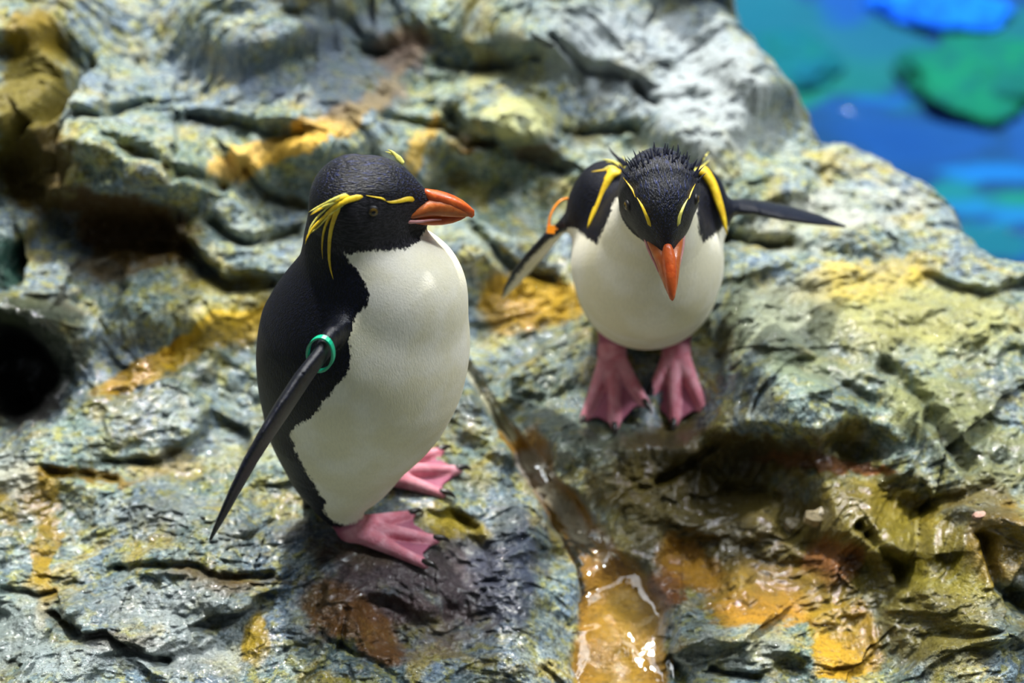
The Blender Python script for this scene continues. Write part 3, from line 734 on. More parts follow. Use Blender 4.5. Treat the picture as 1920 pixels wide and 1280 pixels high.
# foot in its own frame: X along the middle toe, Y to the bird's left, Z up
def foot_sdf(Q, side):
    """side +1: inner toe on +Y"""
    A = V3(.004, 0, .020)
    y = side
    toes = [(V3(.042, .019 * y, .0105), V3(.066, .031 * y, .005)), (V3(.052, -.001 * y, .0125), V3(.090, -.003 * y, .005)), (V3(.046, -.021 * y, .0105), V3(.078, -.036 * y, .005))]
    d = sphere(Q, A, .0125)
    for k, t in toes:
        s = cone(Q, V3(.006, (k[1]) * .12, .0155), k, .0105, .0066); s = np.minimum(s, cone(Q, k, t, .0066, .0046))
        d = smin(d, s, .004)
    poly = [(.0, -.006 * y), (.0, .006 * y), (.04, .021 * y), (.066, .033 * y), (.069, .018 * y), (.090, -.002 * y), (.076, -.021 * y), (.079, -.037 * y), (.046, -.024 * y)]
    if y < 0: poly = poly[::-1]
    sd = -poly_sd(Q[:, 0], Q[:, 1], poly)
    zc = .0035 + .011 * np.clip(1 - Q[:, 0] / .062, 0, 1)
    w = np.maximum(sd, np.abs(Q[:, 2] - zc) - .0022)
    web = np.clip(1 - np.abs(d) / .006, 0, 1)
    return smin(d, w, .005), d
def frame(fwd, up):
    x = unit(fwd); z = unit(up - x * (up @ x)); y = np.cross(z, x); return np.stack([x, y, z], 1)   # columns
FEET_L = []
for ank, yaw, side, pit in ((ANK_N, 4, 1, 0), (ANK_F, 13, -1, 0)):
    a = math.radians(yaw); fw = V3(math.cos(a), math.sin(a), 0)
    FEET_L.append([ank, fw, side])
def ground_under(p):
    u, v, _ = project(p[None]); q = p
    for _ in range(6):
        g = ground(u[0], v[0]); r = p.copy(); r[2] = g[2] + 0; u, v, _ = project(np.array([V3(p[0], p[1], g[2])]))
    return g
def seat_foot(ank, fw, side):
    """tilt the foot to the rock it stands on"""
    lat = V3(-fw[1], fw[0], 0)
    a = ank; b = ground_under(ank + fw * .085); l = ground_under(ank + fw * .055 + lat * .03); r = ground_under(ank + fw * .055 - lat * .03)
    x = unit(V3(*(fw * .085)) + V3(0, 0, np.clip(b[2] - a[2], -.05, .03)))
    yv = unit(lat * .06 + V3(0, 0, np.clip(l[2] - r[2], -.02, .02)))
    return frame(x, np.cross(x, yv))
FL = [(a, seat_foot(a, f, s), s) for a, f, s in FEET_L]

T1, R1 = LS(737, 548, 137); T15, R15 = LS(713, 602, 164); T2, R2 = LS(684, 652, 196); T3, R3 = LS(668, 722, 184); T4, R4 = LS(647, 800, 137, .005)
K5, RK5 = LS(640, 876, 90, .024); K6, RK6 = LS(636, 936, 48, .034)
NK, RNK = LS(662, 460, 84)
TAIL, _ = LS(578, 946, 10)
SHN = LP(640, 612, .070)                                   # near shoulder
dN = (SHN - EYE) @ FWD
flip_px = [(648,606),(618,638),(598,668),(565,712),(532,762),(500,812),(470,862),(441,918),(414,972),(394,1012)]
flip_dep = [dN + .02, dN - .005, dN - .02, dN - .03, dN - .035, dN - .04, dN - .043, dN - .045, dN - .046, dN - .046]
NFL = [at_depth(u, v, d) for (u, v), d in zip(flip_px, flip_dep)]
SC = dN / FPX
def thin_axes(pts, view):
    e1, e2 = [], []
    for a, b in zip(pts[:-1], pts[1:]):
        t = unit(b - a); w = unit(view - t * (view @ t)); e2.append(w); e1.append(np.cross(t, w))
    return e1, e2
NE1, NE2 = thin_axes(NFL, unit(FWD + V3(.07, 0, .03)))
NA = [.011, .0085, .0068, .0074, .0072, .0062, .0052, .0042, .0028, .0012]
NB = [.016, .017, .018, .024, .027, .027, .024, .019, .012, .003]
# far flipper lies along the hidden flank
FSH = mirror(LP(640, 600, .078)); FFL = [FSH, FSH + V3(-.012, .02, -.05), FSH + V3(-.03, .022, -.10), FSH + V3(-.05, .012, -.15)]
FE1, FE2 = thin_axes(FFL, FB)
FA_, FB_ = [.010, .008, .006, .002], [.02, .026, .022, .006]
def squash(P, c, n, k): return P + np.multiply.outer(((P - c) @ n) * (1 / k - 1), n)
TCH = spline([np.append(p, r) for p, r in ((T1, R1), (T15, R15), (T2, R2), (T3, R3), (T4, R4))], 15)
def left_core(P):
    Q = squash(P, M, RB, .90)
    d = cone(Q, TCH[0, :3], TCH[1, :3], TCH[0, 3], TCH[1, 3])
    for a_, b_ in zip(TCH[1:-1], TCH[2:]): d = smin(d, cone(Q, a_[:3], b_[:3], a_[3], b_[3]), .004)
    for K, r5, r6 in ((lambda p: p, 1, 1), (mirror, 1, 1)):
        d = smin(d, cone(P, K(T4 + RB * .012), K(K5), R4 * .84, RK5), .024); d = smin(d, cone(P, K(K5), K(K6), RK5, RK6), .012)
    d = smin(d, cone(P, K5 * .5 + mirror(K5) * .5 + V3(-.02, 0, 0), TAIL, .035, .006), .02)
    d = smin(d, cone(Q, NK, T2 + V3(-.01, 0, .03), RNK * .93, R2 * .72), .03)
    d = smin(d, cone(Q, NK, T1, RNK * .8, R1 * .75), .03)
    return d * .92
def left_parts(P):
    dh = near(P, HC, .13, lambda p: head_local(p - HC))
    body = left_core(P)
    d = smin(body, dh, .022)
    d = smin(d, cone(squash(P, HC, V3(0, 1, 0), .86), HC + V3(.004, 0, -.01), NK, .034, RNK * .88), .02)
    n = near(P, (NFL[0] + NFL[-1]) / 2, .17, lambda p: blade(p, NFL, NE1, NE2, NA, NB)[0])
    f = near(P, (FFL[0] + FFL[-1]) / 2, .14, lambda p: blade(p, FFL, FE1, FE2, FA_, FB_)[0])
    return d, n, f
def legs_sdf(P, feet, hips):
    out = None; toe = None
    for (ank, R, s), (hip, rh) in zip(feet, hips):
        Q = (P - ank) @ R
        d, tz = foot_sdf(Q, s)
        d = smin(d, cone(P, ank + R @ V3(.003, 0, .018), hip, .0125, rh), .010)
        out = d if out is None else np.minimum(out, d)
        toe = tz if toe is None else np.minimum(toe, tz)
    return out, toe
HIPS_L = [(K6, RK6 * .75), (mirror(K6), RK6 * .75)]
def left_sdf(P):
    d, n, f = left_parts(P)
    d = smin(d, n, .010); d = smin(d, f, .010)
    l = near(P, (FL[0][0] + FL[1][0]) / 2 + FB * .03, .20, lambda p: legs_sdf(p, FL, HIPS_L)[0])
    return smin(d, l, .007)

WHITE_L = [(646,476),(676,473),(700,470),(735,469),(762,466),(786,452),(800,432),(806,418),(830,400),(950,420),(980,700),(900,860),(760,960),(700,990),(664,986),(640,984),(618,972),(606,955),(612,940),(596,922),(588,905),(572,880),(556,850),(543,815),(556,798),(580,786),(596,770),(604,755),(622,738),(632,718),(648,706),(655,690),(656,650),(652,625),(664,600),(672,585),(690,572),(692,548),(684,528),(672,508),(654,492)]
FACE_L = [(640,372),(700,366),(750,372),(792,380),(815,420),(770,470),(700,474),(640,478),(610,470),(612,420)]
PINK_L = [(600,990),(640,986),(672,984),(690,968),(1000,960),(1000,1300),(500,1300)]

def finish_body(name, f, lo, hi, vox, attrs, parent):
    vert, F = skin_surface(f, lo, hi, vox)
    o = mesh_obj(name, vert, F, PLUM)
    for k, a in attrs(vert).items():
        if a.ndim == 2:
            at = o.data.attributes.new(k, 'FLOAT_VECTOR', 'POINT'); at.data.foreach_set('vector', a.astype(np.float32).ravel())
        else: fattr(o, k, a)
    keep_world(o, parent); return o
def left_attrs(P):
    px = HS
    side = (P - M) @ RB
    core = left_core(P); dh = head_local(P - HC)
    Pm = np.where((side < 0)[:, None], P - 2 * np.multiply.outer(side, RB), P)
    Ph = P.copy(); Ph[:, 1] = np.where(P[:, 1] > HC[1], 2 * HC[1] - P[:, 1], P[:, 1])
    u, v, _ = project(Pm); uh, vh, _ = project(Ph)
    wh = poly_sd(u, v, WHITE_L) * px
    whh = poly_sd(uh, vh, WHITE_L) * px
    k = sstep(-.012, .012, dh - core)
    wh = whh * (1 - k) + wh * k
    face = poly_sd(uh, vh, FACE_L) * px
    n, q1, q2, tt = blade(P, NFL, NE1, NE2, NA, NB); f2, _, _, _ = blade(P, FFL, FE1, FE2, FA_, FB_)
    fl = np.minimum(n, f2); onf = (fl < np.minimum(core, dh) - .0005)
    wh = np.where(onf, -.02, wh); face = np.where(onf, -.02, face)
    onh = (dh < core - .002) & ~onf
    flow = np.where(onh[:, None], (P - HC) * np.array([.22, 1, 1]), P * np.array([1, 1, .30]))
    l, toe = legs_sdf(P, FL, HIPS_L)
    pink = np.minimum(core, np.minimum(dh, fl)) - l
    pink = np.clip(pink, -.02, .02) - .0015
    Q = [((P - a) @ R) for a, R, s in FL]
    zz = np.where(np.linalg.norm(Q[0], axis=1) < np.linalg.norm(Q[1], axis=1), Q[0][:, 2], Q[1][:, 2])
    return dict(sd_white=wh, sd_face=face, sd_pink=pink, web=sstep(.0008, .004, toe), flip=onf.astype(float), sole=sstep(.0032, .001, zz), flow=flow, crown=sstep(.0, .006, -face) * onh)
ROOT_L = empty('penguin', M); bpy.context.view_layer.update()
tag(ROOT_L, 'upright rockhopper penguin in profile with a green flipper band on the wet rock shelf', 'penguin', group='rockhopper penguins')
finish_body('body', left_sdf, (-.345, 1.20, -.03), (.02, 1.64, .475), .0019, left_attrs, ROOT_L)
def add(name, vs_, fs, mat, parent, smooth=True):
    o = mesh_obj(name, vs_, fs, mat, smooth=smooth); bpy.context.view_layer.update(); keep_world(o, parent); return o

# ---- beak, eyes, claws shared by both birds (head frame -> world by T(p)) ---------------------------
def loft(rings):
    n = len(rings[0]); vs_ = [p for r in rings for p in r]; fs = []
    for i in range(len(rings) - 1):
        for k in range(n):
            k2 = (k + 1) % n; fs.append((i * n + k, (i + 1) * n + k, (i + 1) * n + k2, i * n + k2))
    fs.append(tuple(range(n))); fs.append(tuple(reversed([(len(rings) - 1) * n + k for k in range(n)])))
    return vs_, fs
def ring(x, zt, zb, w, n=16, pw=.75):
    out = []
    for k in range(n):
        a = 2 * math.pi * k / n; c, s = math.cos(a), math.sin(a)
        out.append(V3(x, w * math.copysign(abs(c) ** pw, c), (zt + zb) / 2 + (zt - zb) / 2 * math.copysign(abs(s) ** pw, s)))
    return out
PR = lambda u, v: HL(u, v)
def beak(T0, parent, sc=1.0):
    x0 = PR(745, 0)[0]
    T = lambda p: T0(V3(x0 + (p[0] - x0) * sc, p[1], p[2]))
    zt = lambda x: np.interp(x, [PR(770,0)[0], PR(790,0)[0], PR(815,0)[0], PR(840,0)[0], PR(862,0)[0], PR(876,0)[0], PR(883,0)[0]], [PR(0,352)[2], PR(0,357)[2], PR(0,361)[2], PR(0,368)[2], PR(0,379)[2], PR(0,389)[2], PR(0,396)[2]])
    X = lambda u: PR(u, 0)[0]
    Z = lambda v: PR(0, v)[2]
    # side plates of the upper mandible: start far back at the gape and run to the tip
    rg = []
    for u, top, bot, w in ((742,390,395,.0172),(756,380,396,.0172),(775,374,397,.0154),(795,368,398,.0128),(815,369,400,.0108),(835,374,402,.0088),(855,383,404,.0064),(870,391,404,.0040),(878,397,403,.0018)):
        rg.append([T(p) for p in ring(X(u), Z(top), Z(bot), w)])
    up = add('upper_mandible', *loft(rg), BEAK_L, parent)
    rg = []
    for u, bot, w in ((778,368,.0012),(786,374,.0040),(796,380,.0058),(810,386,.0068),(828,390,.0067),(845,394,.0060),(860,399,.0050),(872,405,.0038),(879,408,.0026),(884,404,.0008)):
        x = X(u); t_ = float(zt(x)) + (.0008 if u > 785 else -.004)
        rg.append([T(p) for p in ring(x, t_, Z(bot), w, 16, .9)])
    cu = add('culmen', *loft(rg), BEAK_D, parent); cu['label'] = 'red orange ridge of the beak'
    rg = []
    for u, top, bot, w in ((748,393,401,.0138),(762,392,407,.0142),(780,394,412,.0125),(800,396,415,.0108),(820,398,416,.0088),(840,400,414,.0064),(856,402,410,.0040),(866,403,407,.0014)):
        rg.append([T(p) for p in ring(X(u), Z(top), Z(bot), w)])
    add('lower_mandible', *loft(rg), BEAK_D, parent)
    for s in (-1, 1):
        pts = [V3(X(738), s * .0175, Z(393)), V3(X(752), s * .0174, Z(395)), V3(X(775), s * .0154, Z(397)), V3(X(800), s * .0120, Z(398)), V3(X(818), s * .0098, Z(400))]
        P = [T(p) for p in spline(pts, 10)]
        vs_, fs = sweep(P, list(np.linspace(.0022, .0004, 10)), list(np.linspace(.0026, .0005, 10)), T(V3(0, 0, 1)) - T(V3(0, 0, 0)), 8)
        add('gape', vs_, fs, GAPE, parent)
def uvsphere(c, r, ax, T, squashx=1.0, nu=20, nv=12, cap=1.0):
    """dome of radius r around axis ax"""
    ax = unit(ax); t1 = unit(np.cross(ax, V3(0, .1, 1) if abs(ax[2]) < .9 else V3(1, 0, 0))); t2 = np.cross(ax, t1)
    vs_ = [T(c + ax * r * squashx)]; fs = []
    for i in range(1, nv + 1):
        a = cap * math.pi * i / nv
        for k in range(nu):
            b = 2 * math.pi * k / nu
            vs_.append(T(c + ax * (r * squashx * math.cos(a)) + (t1 * math.cos(b) + t2 * math.sin(b)) * r * math.sin(a)))
    for k in range(nu): fs.append((0, 1 + k, 1 + (k + 1) % nu))
    for i in range(nv - 1):
        for k in range(nu): fs.append((1 + i * nu + k, 1 + (i + 1) * nu + k, 1 + (i + 1) * nu + (k + 1) % nu, 1 + i * nu + (k + 1) % nu))
    return vs_, fs
def head_hit(u, v):
    p = raycast(left_sdf, u, v); return p - HC
EYE_L = head_hit(700, 397)
def eyes(T, parent):
    for s in (-1, 1):
        c = EYE_L * V3(1, -s, 1)
        ax = unit(V3(.22, s * 1.0, .10))
        c0 = c - ax * .0016
        e = add('eye', *uvsphere(c0, .0056, ax, T, .62, 20, 10, .55), LID, parent)
        add('iris', *uvsphere(c0 + ax * .0010, .0046, ax, T, .62, 20, 10, .5), IRIS, e)
        add('pupil', *uvsphere(c0 + ax * .0027, .0024, ax, T, .62, 16, 8, .5), PUPIL, e)
def claws(feet, parent):
    for ank, R, s in feet:
        for tp, dirx in ((V3(.066, .031 * s, .006), V3(.86, .42 * s, 0)), (V3(.090, -.003 * s, .006), V3(1, 0, 0)), (V3(.078, -.036 * s, .006), V3(.92, -.36 * s, 0))):
            d = unit(dirx)
            pts = [tp - d * .004 + V3(0, 0, .001), tp + d * .004 + V3(0, 0, .0025), tp + d * .010 + V3(0, 0, .001), tp + d * .0145 + V3(0, 0, -.004)]
            P = [ank + R @ p for p in spline(pts, 8)]
            r = [.0034, .0036, .0034, .0031, .0026, .002, .0013, .0004]
            vs_, fs = sweep(P, r, r, R @ V3(0, 0, 1), 8); add('claw', vs_, fs, CLAW, parent)
TL = lambda p: HC + p
beak(TL, ROOT_L); eyes(TL, ROOT_L); claws(FL, ROOT_L)

# crest of the upright bird: px paths, width, material
def crest_px(f, paths, parent, lift=.0015):
    for pts, w, mat in paths:
        P = []
        for i, (u, v) in enumerate(pts):
            hit = raycast(f, u, v); d = unit(EYE - hit)
            if i == 0: dep = (hit - EYE) @ FWD
            dd = (hit - EYE) @ FWD
            if dd - dep > .02: p = at_depth(u, v, dep)           # beyond the outline: keep hanging free
            else: p = hit + d * (lift if i else -.001); dep = (p - EYE) @ FWD
            P.append(p)
        feather('crest_feather', P, w, mat, parent, RIGHT + UP * .3 if abs(pts[-1][0] - pts[0][0]) < abs(pts[-1][1] - pts[0][1]) else UP)
crest_px(left_sdf, [
 ([(662,361),(630,372),(600,386),(578,398)],.0022,YPL),
 ([(664,366),(634,374),(604,390),(581,404)],.0026,YEL),
 ([(686,366),(650,376),(620,394),(596,418),(578,440),(572,458)],.0030,YEL),
 ([(660,372),(628,386),(604,410),(584,430),(574,452)],.0026,YEL),
 ([(650,376),(622,398),(598,424),(579,440)],.0022,YPL),
 ([(638,380),(620,404),(608,430),(604,460),(605,486)],.0020,YEL),
 ([(640,380),(628,405),(619,440),(617,480),(620,505),(625,524)],.0026,YEL),
 ([(645,374),(615,384),(592,394),(582,402)],.0016,YPL),
 ([(655,368),(625,380),(598,404),(582,426),(576,446)],.0018,YPL),
], ROOT_L)
crest_px(left_sdf, [([(778,373),(765,373),(748,377),(732,379),(724,377)],.0030,YEL),([(730,378),(716,372),(700,369),(686,366)],.0012,YEL)], ROOT_L, .0006)
# far side crest peeping over the crown
da_ = (raycast(left_sdf, 742, 312) - EYE) @ FWD + .010
for p0, p1, p2 in (((752,304),(742,290),(722,284)),((754,306),(746,293),(728,288)),((750,302),(738,287),(727,280)),((756,308),(748,294),(736,290))):
    feather('crest_feather', [at_depth(*p0, da_), at_depth(*p1, da_), at_depth(*p2, da_ + .003)], .0022, YPL, ROOT_L, UP)

# green band round the near flipper
def band(parent):
    c = (NFL[1] * .15 + NFL[2] * .85); t = unit(NFL[3] - NFL[1]); t = unit(t + RIGHT * -.0 )
    e2 = NE2[1]; e1 = np.cross(t, e2)
    n = 40; vs_, fs = [], []
    ax = unit(t * .95 + FWD * -.24); p1 = unit(np.cross(ax, RIGHT)); p2 = np.cross(ax, p1)
    for k in range(n):
        a = 2 * math.pi * k / n
        r = math.cos(a) * p1 + math.sin(a) * p2
        rad = 1 / math.sqrt(((r @ e1) / .0108) ** 2 + ((r @ e2) / .0215) ** 2 + 1e-9); rad = min(rad, .0215)
        for (dr, da) in ((0, -.0022), (.0022, -.0022), (.0022, .0022), (0, .0022)): vs_.append(c + r * (rad + dr) + ax * da)
    for k in range(n):
        k2 = (k + 1) % n
        for j in range(4): fs.append((k * 4 + j, k2 * 4 + j, k2 * 4 + (j + 1) % 4, k * 4 + (j + 1) % 4))
    o = add('flipper_band', vs_, fs, GREEN, parent, False); o['label'] = 'green plastic identification ring on the flipper'
band(ROOT_L)

# ---- the crouching bird, facing the camera -----------------------------------------------------------
ANK1 = ground(1150, 672); ANK2 = ground(1276, 668)
XM = (ANK1[0] + ANK2[0]) / 2; YA = (ANK1[1] + ANK2[1]) / 2; ZA = (ANK1[2] + ANK2[2]) / 2
def RP(u, v, y): return on_plane(u, v, V3(0, y, 0), V3(0, 1, 0))
def RS(u, v, r, y): p = RP(u, v, y); return p, r * ((p - EYE) @ FWD) / FPX
YB = YA
B1, RB1 = RS(1214, 492, 140, YB - .050)      # breast
B2, RB2 = RS(1213, 520, 127, YB + .005)      # belly
B3, RB3 = RS(1212, 515, 112, YB + .070)      # rump
N1, RN1 = RS(1222, 425, 92, YB - .075)
S1, RS1 = RS(1122, 398, 50, YB - .015); S2, RS2 = RS(1312, 405, 46, YB - .015)
U1, RU1 = RS(1140, 360, 46, YB - .01); U2, RU2 = RS(1296, 366, 46, YB - .01)
HR = at_depth(1237, 366, (RP(1237, 366, YB - .125) - EYE) @ FWD)
XH = unit(.085 * RIGHT - .895 * UP - .43 * FWD); ZH = unit(-FWD - XH * (-FWD @ XH)); YH = np.cross(ZH, XH)
RH = np.stack([XH, YH, ZH], 1)
TR = lambda p: HR + RH @ p
FR = []
for ank, yaw, side in ((ANK1, -88, 1), (ANK2, -98, -1)):
    a = math.radians(yaw); ank = ank + V3(0, 0, .005); FR.append((ank, seat_foot(ank, V3(math.cos(a), math.sin(a), 0), side), side))
SHR1 = RP(1082, 408, YB - .01); SHR2 = RP(1348, 392, YB - .01)
dep1 = (SHR1 - EYE) @ FWD; dep2 = (SHR2 - EYE) @ FWD
RF1 = [at_depth(u, v, dep1 + d) for u, v, d in ((1094,402,.0),(1066,416,.004),(1040,436,.018),(1012,468,.038),(985,502,.06),(962,532,.08),(944,556,.095))]
RF2 = [at_depth(u, v, dep2 + d) for u, v, d in ((1336,396,.0),(1368,388,.006),(1404,388,.020),(1446,394,.038),(1492,402,.058),(1540,412,.078),(1584,424,.095))]
R1E1, R1E2 = thin_axes(RF1, unit(.85 * RIGHT + .55 * UP + .50 * FWD))
R2E1, R2E2 = thin_axes(RF2, unit(-.36 * UP - 1.0 * FWD))
RA = [.010, .0075, .0058, .0052, .0046, .0034, .0012]; RBw = [.014, .015, .0185, .0235, .0225, .015, .003]
def right_core(P):
    Q = squash(P, V3(XM, 0, 0), RIGHT, 1.0)
    d = cone(Q, B1, B2, RB1, RB2); d = smin(d, cone(Q, B2, B3, RB2, RB3), .02)
    d = smin(d, cone(Q, B1, N1, RB1 * .80, RN1), .03)
    for S, rs, U, ru in ((S1, RS1, U1, RU1), (S2, RS2, U2, RU2)):
        d = smin(d, cone(Q, S, B1, rs, RB1 * .6), .02); d = smin(d, cone(Q, U, S, ru, rs), .02); d = smin(d, cone(Q, U, B3, ru, RB3 * .6), .03)
    d = smin(d, cone(Q, B3, B3 + V3(0, .09, -.06), RB3 * .5, .008), .03)
    return d * .95
HIPS_R = [(ANK1 + V3(.004, .02, .052), .026), (ANK2 + V3(-.004, .02, .052), .026)]
def right_parts(P):
    dh = near(P, HR, .13, lambda p: head_local((p - HR) @ RH)); c = right_core(P)
    d = smin(c, dh, .012)
    d = smin(d, cone(P, HR - XH * .012 - ZH * .016, N1, .033, RN1 * .8), .016)
    f1 = blade(P, RF1, R1E1, R1E2, RA, RBw); f2 = blade(P, RF2, R2E1, R2E2, RA, RBw)
    return d, f1, f2, dh, c
def right_sdf(P):
    dh = near(P, HR, .13, lambda p: head_local((p - HR) @ RH)); c = right_core(P)
    d = smin(c, dh, .012)
    d = smin(d, cone(P, HR - XH * .012 - ZH * .016, N1, .033, RN1 * .8), .016)
    d = smin(d, near(P, (RF1[0] + RF1[-1]) / 2, .14, lambda p: blade(p, RF1, R1E1, R1E2, RA, RBw)[0]), .010)
    d = smin(d, near(P, (RF2[0] + RF2[-1]) / 2, .14, lambda p: blade(p, RF2, R2E1, R2E2, RA, RBw)[0]), .010)
    for h, r in HIPS_R: d = smin(d, cone(P, h, V3(h[0], h[1] + .02, h[2] + .06), r, .045), .015)
    l = near(P, (ANK1 + ANK2) / 2 + V3(0, -.03, .02), .18, lambda p: legs_sdf(p, FR, HIPS_R)[0])
    return smin(d, l, .006)
WHITE_R = [(1074,426),(1086,432),(1100,446),(1112,452),(1119,457),(1124,444),(1134,424),(1143,402),(1150,380),(1180,330),(1290,330),(1306,380),(1308,412),(1312,438),(1318,456),(1330,446),(1344,436),(1358,424),(1420,430),(1420,600),(1300,660),(1215,700),(1100,660),(1000,600),(1000,440)]
def right_attrs(P):
    d, f1, f2, dh, c = right_parts(P)
    u, v, _ = project(P)
    wh = poly_sd(u, v, WHITE_R) * .00054
    front = (B1 + V3(0, .01, .0))
    axis = unit(B1 - B3); fdir = unit(V3(0, -1, 0) - axis * (-axis[1])); 
    wh = np.minimum(wh, (P - B2) @ unit(V3(0, -.75, -.66)) + .040)
    hl = (P - HR) @ RH; hl[:, 1] = -np.abs(hl[:, 1])
    ul, vl, _ = project(hl + HC)
    whh = poly_sd(ul, vl, WHITE_L) * HS; whh = np.minimum(whh, -.004)
    neck = cone(P, HR - XH * .012 - ZH * .016, N1, .033, RN1 * .8)
    k = sstep(-.004, .004, dh - np.minimum(c, neck))
    wh = np.where(dh < c - .001, np.minimum(whh, -.003), wh)
    face = poly_sd(ul, vl, FACE_L) * HS
    face = np.where(dh < c + .004, face, -.02)
    fl = np.minimum(f1[0], f2[0]); onf = fl < np.minimum(c, dh) - .0008
    # pale underside of the flippers with a dark rim
    w1 = np.where(f1[0] < f2[0], np.minimum(f1[1] * R1SIDE - .1, .62 - np.abs(f1[2] + .1)) * .012, np.minimum(f2[1] * R2SIDE - .1, .62 - np.abs(f2[2])) * .012)
    wh = np.where(onf, w1, wh)
    onh = (dh < c - .002) & ~onf
    flow = np.where(onh[:, None], ((P - HR) @ RH) * np.array([.22, 1, 1]), P * np.array([1, 1, .30]))
    l, toe = legs_sdf(P, FR, HIPS_R)
    body = np.minimum(np.minimum(c, dh), fl)
    for h, r in HIPS_R: body = np.minimum(body, cone(P, h, V3(h[0], h[1] + .02, h[2] + .06), r, .045))
    pink = np.clip(body - l, -.02, .02) - .001
    pink = np.maximum(pink, np.where((l < .006) & (P[:, 2] < ANK1[2] + .05), .05 + ANK1[2] - P[:, 2] - .008, -.02))
    Q = [((P - a) @ R) for a, R, s in FR]
    zz = np.where(np.linalg.norm(Q[0], axis=1) < np.linalg.norm(Q[1], axis=1), Q[0][:, 2], Q[1][:, 2])
    return dict(sd_white=wh, sd_face=face, sd_pink=pink, web=sstep(.0008, .004, toe), flip=onf.astype(float), sole=sstep(.0032, .001, zz), flow=flow, crown=sstep(.0, .006, -face) * onh)
R1SIDE = -1 if (R1E1[3] @ V3(0, 0, 1)) > 0 else 1
R2SIDE = -1 if (R2E1[3] @ V3(0, 0, 1)) > 0 else 1
ROOT_R = empty('penguin', V3(XM, YA, ZA)); bpy.context.view_layer.update()
tag(ROOT_R, 'crouching rockhopper penguin facing forward with spread flippers and an orange tie', 'penguin', group='rockhopper penguins')
finish_body('body', right_sdf, (-.03, 1.42, -.07), (.37, 1.92, .42), .0019, right_attrs, ROOT_R)
beak(TR, ROOT_R, 1.04); eyes(TR, ROOT_R); claws(FR, ROOT_R)

# plumes
def plume(pts, w, mat, dep0, ddep, parent, wide, n=16, thin=.35, name='crest_feather', blunt=False):
    k = len(pts); P = [at_depth(u, v, dep0 + ddep * i / (k - 1)) for i, (u, v) in enumerate(pts)]
    return feather(name, P, w, mat, parent, wide, n, thin, blunt)
h1 = raycast(right_sdf, 1166, 322); h2 = raycast(right_sdf, 1308, 322)
da = (h1 - EYE) @ FWD; db = (h2 - EYE) @ FWD
for off in (0, 1, 2):
    plume([(1164,320 + off),(1150,322 + off * 2),(1137,342 + off),(1124,374 + off * 2),(1110,406),(1099 + off * 2,432 - off * 3)], .0058 - off * .001, YEL, da - .004 * off, -.004, ROOT_R, RIGHT, blunt=True)
    plume([(1306,318 + off),(1320,322 + off),(1335,346),(1347,378 + off),(1357,410),(1363 - off,440 - off * 4)], .0058 - off * .001, YEL, db - .004 * off, -.002, ROOT_R, RIGHT, blunt=True)
for pts, w, mt, dp in (([(1170,328),(1150,318),(1124,320),(1108,322)],.0018,YEL,da),([(1162,312),(1148,302),(1128,298)],.0020,YPL,da),([(1190,326),(1178,308),(1166,292)],.0026,YPL,da),
                    ([(1186,328),(1170,312),(1150,304),(1136,304)],.0022,YPL,da),([(1160,318),(1146,312),(1132,318),(1124,330)],.0016,YPL,da),
                    ([(1296,336),(1308,314),(1320,296),(1330,284)],.0026,YPL,db),([(1304,330),(1318,312),(1330,300)],.0022,YPL,db),([(1288,352),(1298,340),(1306,328)],.0018,YPL,db),
                    ([(1174,316),(1160,298),(1148,286),(1140,274)],.0024,BLKF,da),([(1180,312),(1166,300),(1156,294)],.0030,BLKF,da),([(1170,326),(1158,312),(1146,304)],.0026,BLKF,da),([(1306,318),(1316,300),(1324,288)],.0028,BLKF,db),([(1176,336),(1166,328),(1156,322)],.003,BLKF,da)):
    plume(pts, w, mt, dp, 0, ROOT_R, RIGHT * .6 + UP * .8, 10, .4)
# yellow brows
crest_px(right_sdf, [([(1222,424),(1214,406),(1204,386),(1194,370)],.0030,YEL),([(1194,372),(1186,356),(1176,342),(1168,332)],.0013,YEL),([(1269,424),(1274,404),(1282,386),(1290,372)],.0028,YPL),([(1290,374),(1297,358),(1304,344)],.0013,YEL)], ROOT_R, .0006)
# spiky crown feathers
for i in range(52):
    t = i / 51.0; u = 1176 + 134 * t + rnd.uniform(-3, 3)
    v = 366 - 86 * math.sqrt(max(0, 1 - ((u - 1243) / 78.0) ** 2)) + rnd.uniform(4, 26)
    p = raycast(right_sdf, u, v); dp = (p - EYE) @ FWD
    lean = (u - 1243) / 78.0
    L = rnd.uniform(9, 20) * (1.25 if abs(lean) > .6 else 1)
    if i in (9, 12): L = 26
    pts = [(u, v), (u + lean * L * .35 + rnd.uniform(-2, 2), v - L * .6), (u + lean * L * .9 + rnd.uniform(-4, 4), v - L * 1.25)]
    plume(pts, rnd.uniform(.0009, .0017), BLKF, dp + .0012, -.0005, ROOT_R, RIGHT, 7, .5, 'crown_feather')

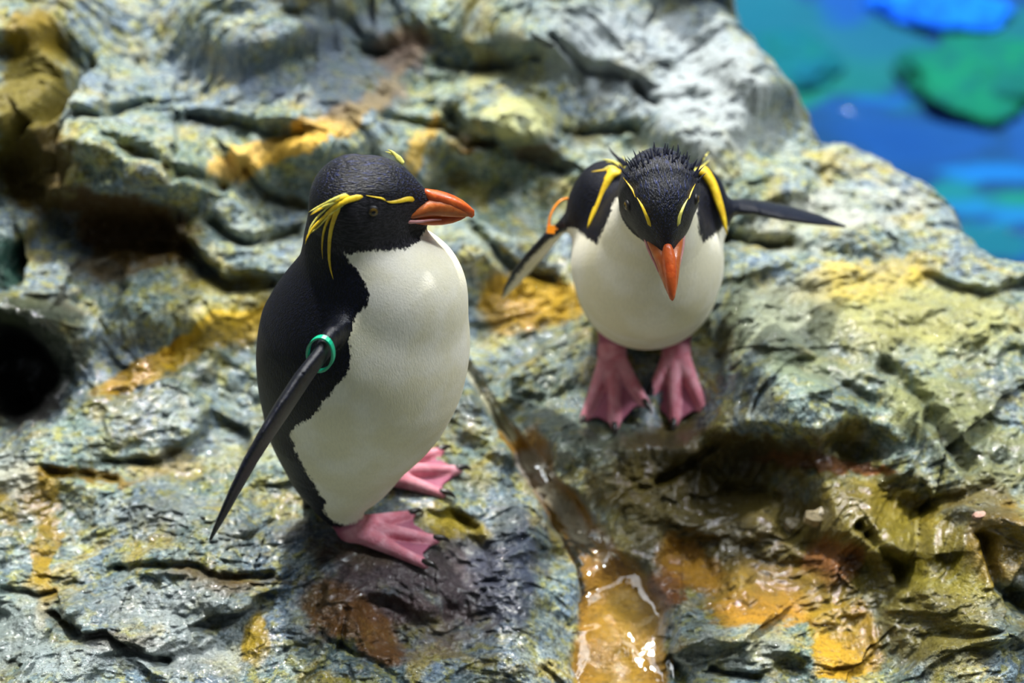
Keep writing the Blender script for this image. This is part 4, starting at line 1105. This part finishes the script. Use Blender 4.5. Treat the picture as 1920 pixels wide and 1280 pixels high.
# orange cable tie
def tie(parent):
    c = RF1[1] * .45 + RF1[2] * .55; dp = (c - EYE) @ FWD
    pts = [(1084,377,.0),(1070,372,-.012),(1052,376,-.018),(1038,392,-.02),(1030,414,-.02),(1033,430,-.018),(1050,428,-.014),(1068,424,-.008),(1078,412,.006),(1084,394,.010),(1084,377,.0)]
    P = spline([at_depth(u, v, dp + d) for u, v, d in pts], 44)
    vs_, fs = sweep(P, [.0012] * 44, [.0022] * 44, FWD, 8)
    o = add('flipper_tie', vs_, fs, ORANGE, parent); o['label'] = 'orange cable tie looped round the flipper'
    cc = at_depth(1033, 430, dp - .021); R = frame(unit(RIGHT * .96 + UP * -.1), -FWD); vs_ = []; 
    for x in (-1, 1):
        for y in (-1, 1):
            for z in (-1, 1): vs_.append(cc + R @ V3(x * .0042, y * .0042, z * .0032))
    add('clasp', vs_, [(0,1,3,2),(4,6,7,5),(0,4,5,1),(2,3,7,6),(0,2,6,4),(1,5,7,3)], ORANGE, o, False)
tie(ROOT_R)

# ================================================================== small things lying on the rock
def shard(name, u, v, size, thick, mat, label, cat, seed, n=9):
    g = ground(u, v); r = random.Random(seed); top, bot = [], []
    for k in range(n):
        a = 2 * math.pi * k / n; q = r.uniform(.65, 1.1)
        bot.append(V3(size[0] * q * math.cos(a), size[1] * q * math.sin(a), -.002)); top.append(V3(size[0] * q * .86 * math.cos(a), size[1] * q * .86 * math.sin(a), thick * r.uniform(.7, 1.3)))
    vs_ = bot + top + [V3(0, 0, thick * 1.3)]
    fs = [tuple(reversed(range(n)))] + [(k, (k + 1) % n, n + (k + 1) % n, n + k) for k in range(n)] + [(n + k, n + (k + 1) % n, 2 * n) for k in range(n)]
    o = mesh_obj(name, vs_, fs, mat, smooth=False); o.location = g + V3(0, 0, .001); o.rotation_euler = (.25, 0, r.uniform(-.4, .6)); tag(o, label, cat); return o
STONE = horn('chip_stone', srgb(150, 138, 110), srgb(96, 88, 66), .4); SCRAP = horn('pale_scrap', srgb(170, 134, 118), srgb(140, 106, 90), .7)
shard('leaf_scrap', 1815, 962, (.009, .005), .0012, SCRAP, 'small pale pink scrap lying on the right rock slab', 'scrap', 4)
shard('stone_chip', 1522, 972, (.014, .010), .009, STONE, 'small pale brown stone chip on the dark ledge', 'stone', 5)
shard('stone_chip', 1478, 985, (.011, .009), .007, STONE, 'smaller brown stone chip beside the orange stain', 'stone', 6)
